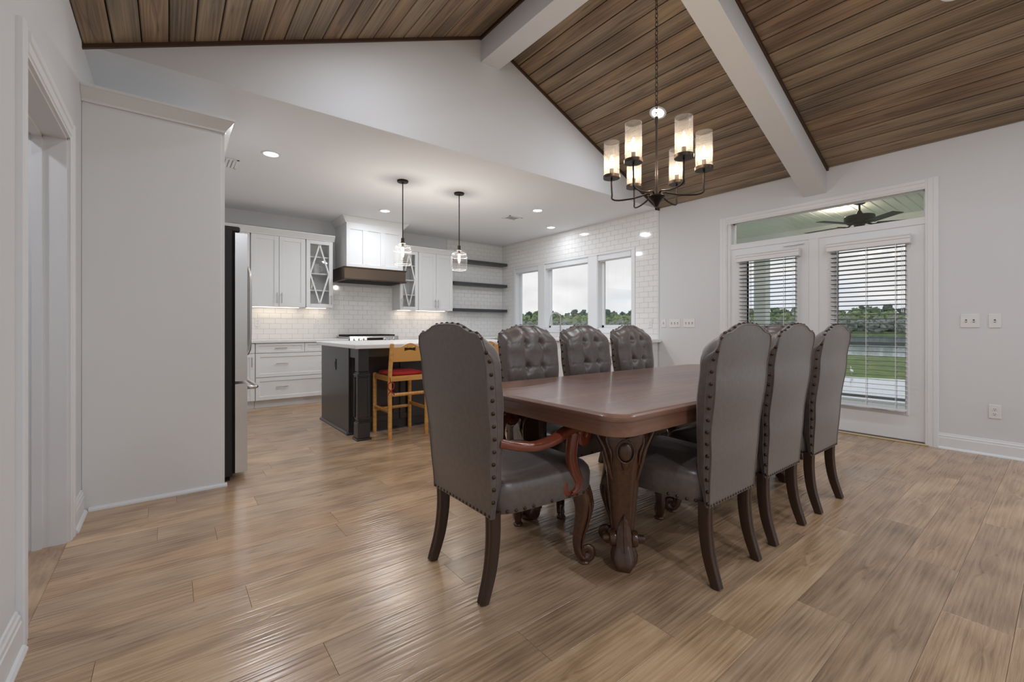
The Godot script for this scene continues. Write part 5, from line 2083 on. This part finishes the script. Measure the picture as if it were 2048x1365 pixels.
# ------------------------------------------------------------------ lamps and ceiling fittings
func make_lamps() -> void:
	# chandelier
	var t := thing("chandelier", "bronze six-arm chandelier with seeded glass cylinders over the dining table", "chandelier", Vector3(2.54, 3.70, -1.695))
	var o := Vector3(0, -3.70, 0)
	var mb := MB.new()
	mb.lathe([Vector2(0, 0), Vector2(0.065, 0), Vector2(0.065, -0.012), Vector2(0.05, -0.022), Vector2(0.012, -0.03), Vector2(0, -0.03)], 20)
	part(t, "canopy", mb, M.iron)
	mb = MB.new()
	var y := 3.67
	var k := 0
	while y > 2.46:
		var L := []
		for s in 13:
			var a := TAU * s / 12
			var p := Vector3(0.009 * cos(a), 0.0, 0) + Vector3(0, 0.017 * sin(a), 0)
			L.append(Vector3(p.x if k % 2 else 0.0, y - 0.017 + p.y, 0.0 if k % 2 else p.x))
		mb.tube(L, 0.0022, 5, false)
		y -= 0.0285
		k += 1
	part(t, "chain", mb, M.iron).position = o
	mb = MB.new()
	mb.tube([Vector3(0, 2.47, 0), Vector3(0, 1.92, 0)], 0.0075, 10)
	mb.lathe([Vector2(0.0, 2.478), Vector2(0.011, 2.47), Vector2(0.011, 2.43), Vector2(0.008, 2.425)], 10)
	part(t, "stem", mb, M.iron).position = o
	mb = MB.new()
	mb.lathe([Vector2(0.0, 1.952), Vector2(0.05, 1.95), Vector2(0.055, 1.944), Vector2(0.052, 1.936), Vector2(0.036, 1.922), Vector2(0.02, 1.90), Vector2(0.011, 1.882), Vector2(0.008, 1.876), Vector2(0.011, 1.871), Vector2(0.011, 1.862), Vector2(0.006, 1.855), Vector2(0, 1.854)], 20)
	part(t, "hub", mb, M.iron).position = o
	var R := 0.29
	for q in 6:
		# angles are laid out from the direction of the room's ridge
		var ang := deg_to_rad(44.0 + 60.0 * q) + atan2(687.0, 877.6) * -1.0
		var d := Vector3(cos(ang), 0, -sin(ang))
		mb = MB.new()
		var p := curve([d * 0.03 + Vector3(0, 1.952, 0), d * 0.05 + Vector3(0, 1.968, 0), d * 0.075 + Vector3(0, 1.962, 0), d * 0.15 + Vector3(0, 1.944, 0), d * 0.24 + Vector3(0, 1.938, 0), d * 0.285 + Vector3(0, 1.95, 0), d * (R - 0.003) + Vector3(0, 1.98, 0), d * R + Vector3(0, 2.042, 0), d * R + Vector3(0, 2.097, 0)], 4)
		mb.tube(p, 0.0058, 8)
		var a := part(t, "arm", mb, M.iron)
		a.position = o
		var c := d * R
		mb = MB.new()
		mb.lathe([Vector2(0, 2.09), Vector2(0.055, 2.09), Vector2(0.056, 2.095), Vector2(0.056, 2.11), Vector2(0.05, 2.112), Vector2(0, 2.112)], 24, Transform3D(Basis(), c))
		part(a, "cup", mb, M.bronze)
		mb = MB.new()
		mb.lathe([Vector2(0, 2.112), Vector2(0.013, 2.112), Vector2(0.013, 2.157), Vector2(0, 2.159)], 10, Transform3D(Basis(), c))
		part(a, "socket", mb, M.bronze)
		mb = MB.new()
		var ph := [Vector2(0.051, 2.108), Vector2(0.0515, 2.172), Vector2(0.0515, 2.262), Vector2(0.051, 2.334), Vector2(0.0485, 2.334), Vector2(0.049, 2.262), Vector2(0.049, 2.172), Vector2(0.0485, 2.112)]
		mb.lathe([Vector2(0.051, 2.108), Vector2(0.0515, 2.172), Vector2(0.0515, 2.262), Vector2(0.051, 2.334), Vector2(0.049, 2.3345)], 24, Transform3D(Basis(), c))
		part(a, "glass_shade", mb, M.seeded)
		mb = MB.new()
		mb.lathe([Vector2(0, 2.157), Vector2(0.008, 2.16), Vector2(0.0165, 2.184), Vector2(0.0165, 2.204), Vector2(0.010, 2.23), Vector2(0.004, 2.247), Vector2(0, 2.25)], 12, Transform3D(Basis(), c))
		part(a, "bulb", mb, M.bulb)
		omni(a, c + Vector3(0, 2.197, 0), 0.075, Color8(255, 226, 190), 0.012)
	# pendants over the island
	var spots := [Vector3(2.10, HC, -4.70), Vector3(2.845, HC, -4.70)]
	for i in 2:
		var p := thing("pendant_lamp", ["clear glass jar pendant over the island, nearer the refrigerator", "clear glass jar pendant over the island, nearer the windows"][i], "pendant lamp", spots[i], 0, "glass pendants over the island")
		mb = MB.new()
		mb.lathe([Vector2(0, 0), Vector2(0.062, 0), Vector2(0.064, -0.008), Vector2(0.06, -0.02), Vector2(0.012, -0.024), Vector2(0.012, -0.034), Vector2(0, -0.034)], 22)
		part(p, "canopy", mb, M.iron)
		mb = MB.new()
		mb.tube([Vector3(0, -0.03, 0), Vector3(0, -0.66, 0)], 0.0062, 8)
		part(p, "rod", mb, M.iron)
		mb = MB.new()
		mb.lathe([Vector2(0, -0.655), Vector2(0.017, -0.655), Vector2(0.019, -0.66), Vector2(0.019, -0.70), Vector2(0.024, -0.705), Vector2(0.024, -0.715), Vector2(0.014, -0.718), Vector2(0.014, -0.755), Vector2(0, -0.757)], 16)
		part(p, "socket", mb, M.bronze)
		mb = MB.new()
		mb.lathe([Vector2(0.026, -0.712), Vector2(0.03, -0.722), Vector2(0.05, -0.732), Vector2(0.085, -0.752), Vector2(0.098, -0.775), Vector2(0.101, -0.80), Vector2(0.101, -0.90), Vector2(0.099, -0.94), Vector2(0.092, -0.956), Vector2(0.086, -0.958)], 30)
		var jar := part(p, "glass_jar", mb, M.jar)
		mb = MB.new()
		for q in [[0.0885, -0.957, 0.0028], [0.1005, -0.80, 0.0009], [0.0995, -0.937, 0.0012], [0.028, -0.716, 0.0022], [0.086, -0.753, 0.0012]]:
			var ring := []
			for s in 31:
				ring.append(Vector3(q[0] * cos(TAU * s / 30), q[1], q[0] * sin(TAU * s / 30)))
			mb.tube(ring, q[2], 6, false)
		part(jar, "rim", mb, M.jar_rim)
		mb = MB.new()
		mb.lathe([Vector2(0, -0.755), Vector2(0.012, -0.757), Vector2(0.015, -0.79), Vector2(0.015, -0.84), Vector2(0.009, -0.868), Vector2(0, -0.872)], 12)
		part(p, "bulb", mb, M.bulb)
		omni(p, Vector3(0, -0.81, 0), 0.24, Color8(255, 246, 232), 0.012)
	# recessed lamps of the flat kitchen ceiling
	var kl := [[Vector3(0.777, HC, -4.756), "above the way between refrigerator and island", 1.5], [Vector3(2.444, HC, -6.075), "above the way in front of the range", 1.0], [Vector3(4.147, HC, -4.707), "beside the square ceiling vent", 1.5], [Vector3(5.03, HC, -5.369), "above the sink", 0.38]]
	for q in kl:
		downlight(q[0], Vector3.DOWN, "round recessed lamp in the kitchen ceiling, " + q[1], q[2], "recessed lamps in the kitchen ceiling", M.lamp_cool, Color8(240, 246, 255))
	# and of the vault
	var nr := Vector3(-SL, -1, 0).normalized()
	for q in [[4.05, -2.686, "between gable and rafter beam behind the chandelier"], [4.09, -0.475, "past the rafter beam above the glazed door"], [4.17, 1.7, "added unseen above the living area windows"], [4.17, 3.9, "added unseen in living area corner by windows"]]:  # the living area pair is unseen, put in to brighten the chair backs
		downlight(Vector3(q[0], slope_y(q[0]), q[1]), nr, "round recessed lamp in the wood ceiling, " + q[2], 1.2 if q[1] < 0.0 else 2.4, "recessed lamps in the vault", M.lamp, Color8(240, 246, 255))
	for q in [[1.03, -2.686, "added unseen, doorway side near the gable"], [0.91, -0.5, "added unseen above the doorway wall"], [0.91, 1.7, "added unseen above the living area away from windows"], [0.91, 3.9, "added unseen in living area corner away from windows"]]:  # whole row out of view, added opposite the others to light the room
		downlight(Vector3(q[0], slope_y(q[0]), q[1]), Vector3(SL, -1, 0).normalized(), "round recessed lamp in the wood ceiling, " + q[2], 1.2 if q[1] < 0.0 else 3.2, "recessed lamps in the vault", M.lamp, Color8(240, 246, 255))
	# air vents
	vent(Vector3(4.125, HC, -5.265), 0.25, 0.2, "square white air vent in the kitchen ceiling in front of the windows")
	vent(Vector3(0.46, HC, -5.28), 0.2, 0.3, "white slatted air vent in the kitchen ceiling above the refrigerator aisle")

func downlight(at: Vector3, out: Vector3, label: String, e: float, group: String, m: Material, c: Color) -> void:
	var t := thing("recessed_lamp", label, "ceiling lamp", at, 0, group)
	var ax := out.cross(Vector3(0, 0, 1)).normalized()
	t.basis = Basis(ax, out, ax.cross(out))
	var mb := MB.new()
	mb.lathe([Vector2(0.062, 0.002), Vector2(0.066, 0.007), Vector2(0.078, 0.008), Vector2(0.086, 0.004), Vector2(0.087, 0.0)], 28)
	part(t, "trim_ring", mb, M.ceil)
	mb = MB.new()
	mb.lathe([Vector2(0, 0.0045), Vector2(0.05, 0.004), Vector2(0.065, 0.002)], 28)
	part(t, "lamp_lens", mb, m)
	area(t, Vector3(0, 0.0105, 0), Vector3(0, 1, 0), Vector2(0.115, 0.115), e, c)

func vent(at: Vector3, w: float, d: float, label: String) -> void:
	var t := thing("ceiling_vent", label, "vent", at)
	var mb := MB.new()
	var f := 0.022
	mb.bx(-w / 2, w / 2, -0.008, 0, -d / 2, -d / 2 + f, 0.002)
	mb.bx(-w / 2, w / 2, -0.008, 0, d / 2 - f, d / 2, 0.002)
	mb.bx(-w / 2, -w / 2 + f, -0.008, 0, -d / 2, d / 2, 0.002)
	mb.bx(w / 2 - f, w / 2, -0.008, 0, -d / 2, d / 2, 0.002)
	part(t, "frame", mb, M.ceil)
	mb = MB.new()
	mb.bx(-w / 2 + f, w / 2 - f, -0.002, -0.0005, -d / 2 + f, d / 2 - f)
	part(t, "duct_opening", mb, M.grout)
	var n := int((w - 2 * f) / 0.03)
	for k in n:
		mb = MB.new()
		mb.box(Vector3.ZERO, Vector3(0.027, 0.0015, d - 2 * f), 0.0, Transform3D(Basis(Vector3(0, 0, 1), 0.3), Vector3(-w / 2 + f + (k + 0.5) * (w - 2 * f) / n, -0.006, 0)))
		part(t, "louver", mb, M.ceil)

# ------------------------------------------------------------------ porch and landscape
func make_porch() -> void:
	var mb := MB.new()
	mb.bx(WX + 0.16, 8.62, -0.25, -0.05, -3.62, 0.22)
	struct("floor_porch", mb, M.porchfloor, "grey porch floor")
	var c := struct_root("ceiling_porch", "pale boarded porch ceiling")
	mb = MB.new()
	mb.bx(WX + 0.16, 8.7, 2.745, 2.85, -4.4, 0.3)
	part(c, "deck", mb, M.porchwhite)
	var b := MB.new()
	board(b, Vector3.ZERO, 8.7 - WX - 0.17, 0.113, 0.018, 0.008, Vector2.ZERO, 1.0)
	var bm := b.mesh()
	var z := 0.15
	while z > -4.35:
		var o := part(c, "board", bm, M.porchboard)
		o.transform = Transform3D(Basis(Vector3.UP, PI / 2), Vector3((8.7 + WX + 0.17) / 2, 2.736, z))
		z -= 0.115
	mb = MB.new()
	mb.bx(8.38, 8.60, 2.50, 2.745, -4.4, 0.22, 0.004)
	struct("beam_porch", mb, M.porchwhite, "pale beam along the porch edge")
	# columns
	for q in [[-3.47, "seen behind the narrower glazed door"], [0.08, "at the other end of the railing"]]:
		var t := thing("porch_column", "square pale porch column " + q[1], "column", Vector3(8.47, -0.05, q[0]), 0, "porch columns")
		mb = MB.new()
		mb.bx(-0.1, 0.1, 0.0, 2.552, -0.1, 0.1, 0.006)
		part(t, "shaft", mb, M.porchwhite)
		mb = MB.new()
		mb.bx(-0.125, 0.125, 0.0, 0.2, -0.125, 0.125, 0.006)
		mb.bx(-0.12, 0.12, 2.44, 2.552, -0.12, 0.12, 0.006)
		part(t, "cap_and_base", mb, M.porchwhite)
	# railing with a solid top and bottom rail
	var r := thing("porch_railing", "grey porch railing with flat top rail and low bottom rail", "railing", Vector3(8.5, -0.05, -1.7))
	mb = MB.new()
	mb.bx(-0.045, 0.045, 0.855, 0.90, -1.66, 1.67, 0.004)
	part(r, "top_rail", mb, M.rail)
	mb = MB.new()
	mb.bx(-0.025, 0.025, 0.04, 0.08, -1.66, 1.67, 0.003)
	part(r, "bottom_rail", mb, M.rail)
	for zz in [-1.62, 1.63]:
		mb = MB.new()
		mb.bx(-0.03, 0.03, 0.0, 0.86, zz - 0.03, zz + 0.03, 0.003)
		part(r, "post", mb, M.rail)
	# fan
	var f := thing("ceiling_fan", "dark five-blade ceiling fan under the porch ceiling", "ceiling fan", Vector3(7.04, 2.727, -1.70))
	mb = MB.new()
	mb.lathe([Vector2(0, 0), Vector2(0.075, 0), Vector2(0.06, -0.05), Vector2(0.02, -0.065), Vector2(0, -0.065)], 18)
	part(f, "canopy", mb, M.fan)
	mb = MB.new()
	mb.tube([Vector3(0, -0.06, 0), Vector3(0, -0.16, 0)], 0.013, 8)
	mb.lathe([Vector2(0.013, -0.13), Vector2(0.05, -0.2), Vector2(0.05, -0.205)], 14)
	part(f, "down_rod", mb, M.fan)
	mb = MB.new()
	mb.lathe([Vector2(0, -0.195), Vector2(0.06, -0.195), Vector2(0.155, -0.205), Vector2(0.162, -0.215), Vector2(0.162, -0.275), Vector2(0.14, -0.295), Vector2(0.06, -0.305), Vector2(0.055, -0.36), Vector2(0.0, -0.365)], 24)
	part(f, "motor", mb, M.fan)
	for k in 5:
		var a := TAU * k / 5 + 0.2
		mb = MB.new()
		mb.box(Vector3(0.40, 0, 0), Vector3(0.46, 0.006, 0.125), 0.002, Transform3D(Basis(Vector3.RIGHT, -0.12), Vector3.ZERO))
		var bl := part(f, "blade", mb, M.fan)
		bl.transform = Transform3D(Basis(Vector3.UP, a), Vector3(0, -0.315, 0))
		mb = MB.new()
		mb.tube(curve([Vector3(0.09, 0.01, -0.01), Vector3(0.14, -0.012, 0.02), Vector3(0.2, 0.0, 0.0), Vector3(0.25, 0.004, 0.0)], 4), 0.012, 6)
		part(bl, "bracket", mb, M.fan)
	var l := thing("porch_lamp", "small round glowing lamp in the porch ceiling", "ceiling lamp", Vector3(7.3, 2.727, -1.96))
	mb = MB.new()
	mb.lathe([Vector2(0, -0.03), Vector2(0.05, -0.026), Vector2(0.07, -0.01), Vector2(0.075, 0)], 20)
	part(l, "lamp_lens", mb, M.bulb_porch)
	omni(l, Vector3(0, -0.06, 0), 0.35, Color8(255, 240, 214), 0.05)

func tree_mesh(sd: int, w: float, h: float, blobs: int, low: float) -> Array:
	var r := RandomNumberGenerator.new()
	r.seed = sd
	var nz := fbm(sd, 0.35, 3)
	var mb := MB.new()
	for k in blobs:
		var f := k / float(blobs)
		var a := r.randf_range(0, TAU)
		var rad := w * 0.5 * r.randf_range(0.1, 0.8) * (1.0 - 0.5 * f * f)
		var cy := lerpf(low, h * 0.82, f)
		var c := Vector3(cos(a) * rad, cy, sin(a) * rad)
		var s := w * r.randf_range(0.13, 0.22) * (1.0 - 0.3 * f)
		var rows := []
		for i in 8:
			var e := -PI / 2 + PI * i / 7
			var row := []
			for j in 10:
				var g := TAU * j / 10
				var d := Vector3(cos(e) * cos(g), sin(e) * 0.85, cos(e) * sin(g))
				var p := c + d * s
				p += d * s * 1.1 * nz.get_noise_3dv(p * 4.0)
				row.append(p)
			rows.append(row)
		mb.grid(rows, true)
	var tr := MB.new()
	tr.tube([Vector3(0, 0.0, 0), Vector3(0.1, h * 0.3, 0), Vector3(0, h * 0.6, 0.1)], [w * 0.05, w * 0.035, w * 0.015], 7)
	return [mb.mesh(), tr.mesh()]

func make_landscape() -> void:
	var g := -4.0
	var mb := MB.new()
	mb.bx(-40, 26, g - 0.5, g - 0.02, -60, 60)
	struct("ground_house", mb, M.grass, "grassy ground round the house")
	mb = MB.new()
	var sector := [Vector2(24, 120), Vector2(24, -60), Vector2(60, -500)]
	for j in 25:
		var sa := lerpf(-1.4, 0.3, j / 24.0)
		sector.append(Vector2(cos(sa), sin(sa)) * 374.5)
	mb.prism(sector, -1.0, Transform3D(Basis(Vector3.RIGHT, Vector3(0, 0, 1), Vector3.UP), Vector3(0, g, 0)))
	tag(part(self, "lake", mb, M.water), "pale lake water seen through the glazed doors", "lake", "", "stuff")
	# grass bank in the lake
	mb = MB.new()
	var nz := fbm(6, 0.06, 3)
	var rows := []
	for i in 13:
		var row := []
		for j in 61:
			var z := lerpf(-120, 90, j / 60.0)
			var f := i / 12.0
			var x := lerpf(54, 96, f) + 3.0 * nz.get_noise_2d(i * 2.0, z) - z * 0.02
			row.append(Vector3(x, g - 0.1 + 0.9 * sin(PI * f) + 0.35 * nz.get_noise_2d(x * 3.0, z * 3.0) * sin(PI * f), z))
		rows.append(row)
	mb.grid(rows)
	tag(part(self, "grass_bank", mb, M.grass), "low green grass bank lying between two stretches of water", "grass bank")
	# far shore: a grassy slope rising behind the water
	mb = MB.new()
	rows = []
	for i in 9:
		var row := []
		for j in 41:
			var a := lerpf(-1.35, 0.35, j / 40.0)
			var R := lerpf(372, 600, i / 8.0)
			row.append(Vector3(cos(a) * R, g - 0.2 + pow(i / 8.0, 1.1) * 19.0 + (0.6 if i == 1 else 0.0), sin(a) * R))
		rows.append(row)
	mb.grid(rows)
	struct("ground_far_shore", mb, M.grass, "grassy far shore of the lake")
	# trees: rows of grey shrubs at the water, green trees behind, dark pines on the rise
	var kinds := [
		{"name": "grey_shrub", "label": "pale grey feathery shrub at the water's edge on the far shore", "cat": "shrub", "group": "grey shrubs on the far shore", "m": 2, "w": 12.0, "h": 11.5, "n": 10, "low": 1.5, "R": 386.0, "dy": 0.5, "step": 0.036},
		{"name": "green_tree", "label": "bushy light green tree behind the grey shrubs on the far shore", "cat": "tree", "group": "green trees on the far shore", "m": 1, "w": 14.0, "h": 15.0, "n": 11, "low": 2.5, "R": 418.0, "dy": 2.4, "step": 0.04},
		{"name": "broad_tree", "label": "broad darker green tree rising above the light green trees", "cat": "tree", "group": "broad trees on the far shore", "m": 0, "w": 16.0, "h": 17.0, "n": 12, "low": 3.0, "R": 456.0, "dy": 4.5, "step": 0.042},
		{"name": "pine_tree", "label": "dark green pine on the distant rise behind the lake", "cat": "tree", "group": "dark pines on the rise", "m": 3, "w": 12.0, "h": 17.0, "n": 12, "low": 2.0, "R": 500.0, "dy": 8.0, "step": 0.03}]
	var r := RandomNumberGenerator.new()
	r.seed = 44
	for k in kinds:
		var meshes := []
		for v in 3:
			meshes.append(tree_mesh(k.m * 10 + v, k.w, k.h, k.n * 3, k.low))
		var a := -0.97
		var row2 := false
		while a < -0.06:
			row2 = not row2
			var R: float = k.R + (k.w * 1.3 if row2 else 0.0) + r.randf_range(-1, 1)
			var s := r.randf_range(0.85, 1.15)
			var t := thing(k.name, k.label, k.cat, Vector3(cos(a) * R, g + k.dy, sin(a) * R), r.randf_range(0, TAU), k.group)
			t.scale = Vector3(s, s * r.randf_range(0.85, 1.1), s)
			var mm: Array = meshes[r.randi_range(0, 2)]
			part(t, "foliage", mm[0], M.leaf[k.m])
			part(t, "trunk", mm[1], M.bark)
			a += k.step * r.randf_range(0.52, 0.62)
	# egret on the bank
	var e := thing("white_egret", "small white egret standing at the edge of the grass bank", "bird", Vector3(56.5, g - 0.02, -14.3), 0.7)
	e.scale = Vector3(0.75, 0.75, 0.75)
	mb = MB.new()
	var body := curve([Vector3(-0.38, 0.62, 0), Vector3(-0.2, 0.66, 0), Vector3(0.05, 0.74, 0), Vector3(0.2, 0.86, 0), Vector3(0.24, 1.02, 0), Vector3(0.18, 1.14, 0), Vector3(0.22, 1.24, 0), Vector3(0.3, 1.26, 0), Vector3(0.46, 1.24, 0)], 4)
	mb.tube(body, stretch([0.02, 0.13, 0.17, 0.09, 0.05, 0.045, 0.05, 0.04, 0.006], body.size()), 10)
	for s in [-0.06, 0.06]:
		mb.tube(curve([Vector3(0.0, 0.66, s), Vector3(0.03, 0.35, s), Vector3(0.0, 0.0, s), Vector3(0.08, 0.0, s)], 3), 0.015, 6)
	part(e, "body", mb, M.feather)

# ------------------------------------------------------------------
func _ready() -> void:
	rng.seed = 7
	make_materials()
	make_view()
	make_shell()
	make_kitchen()
	var st := make_stool()
	st.position = Vector3(1.868, 0, -4.243)
	st.rotation.y = PI
	copy_of(st, Vector3(2.82, 0, -4.243), PI, "light wooden bar stool with red cushion, half hidden behind the dining chairs")
	make_dining()
	make_lamps()
	make_porch()
	make_landscape()
	make_shades()

# pleated shades drawn up at the top of the kitchen windows
func make_shades() -> void:
	var lb := ["nearest the corner", "over the sink", "nearest the tile edge"]
	for i in 3:
		var k: Array = KWIN[i]
		var t := thing("roller_blind", "white roller blind drawn up at the top of the kitchen window " + lb[i], "blind", Vector3(WX + 0.05, 2.222, (k[0] + k[1]) / 2), 0, "shades of the kitchen windows")
		var h: float = (k[1] - k[0]) / 2 - 0.014
		var mb := MB.new()
		mb.bx(-0.055, 0.02, -0.075, 0.0, -h, h, 0.006)
		part(t, "cassette", mb, M.trim)
		mb = MB.new()
		mb.bx(-0.02, -0.005, -0.092, -0.072, -h + 0.01, h - 0.01, 0.004)
		part(t, "hem_bar", mb, M.trim)
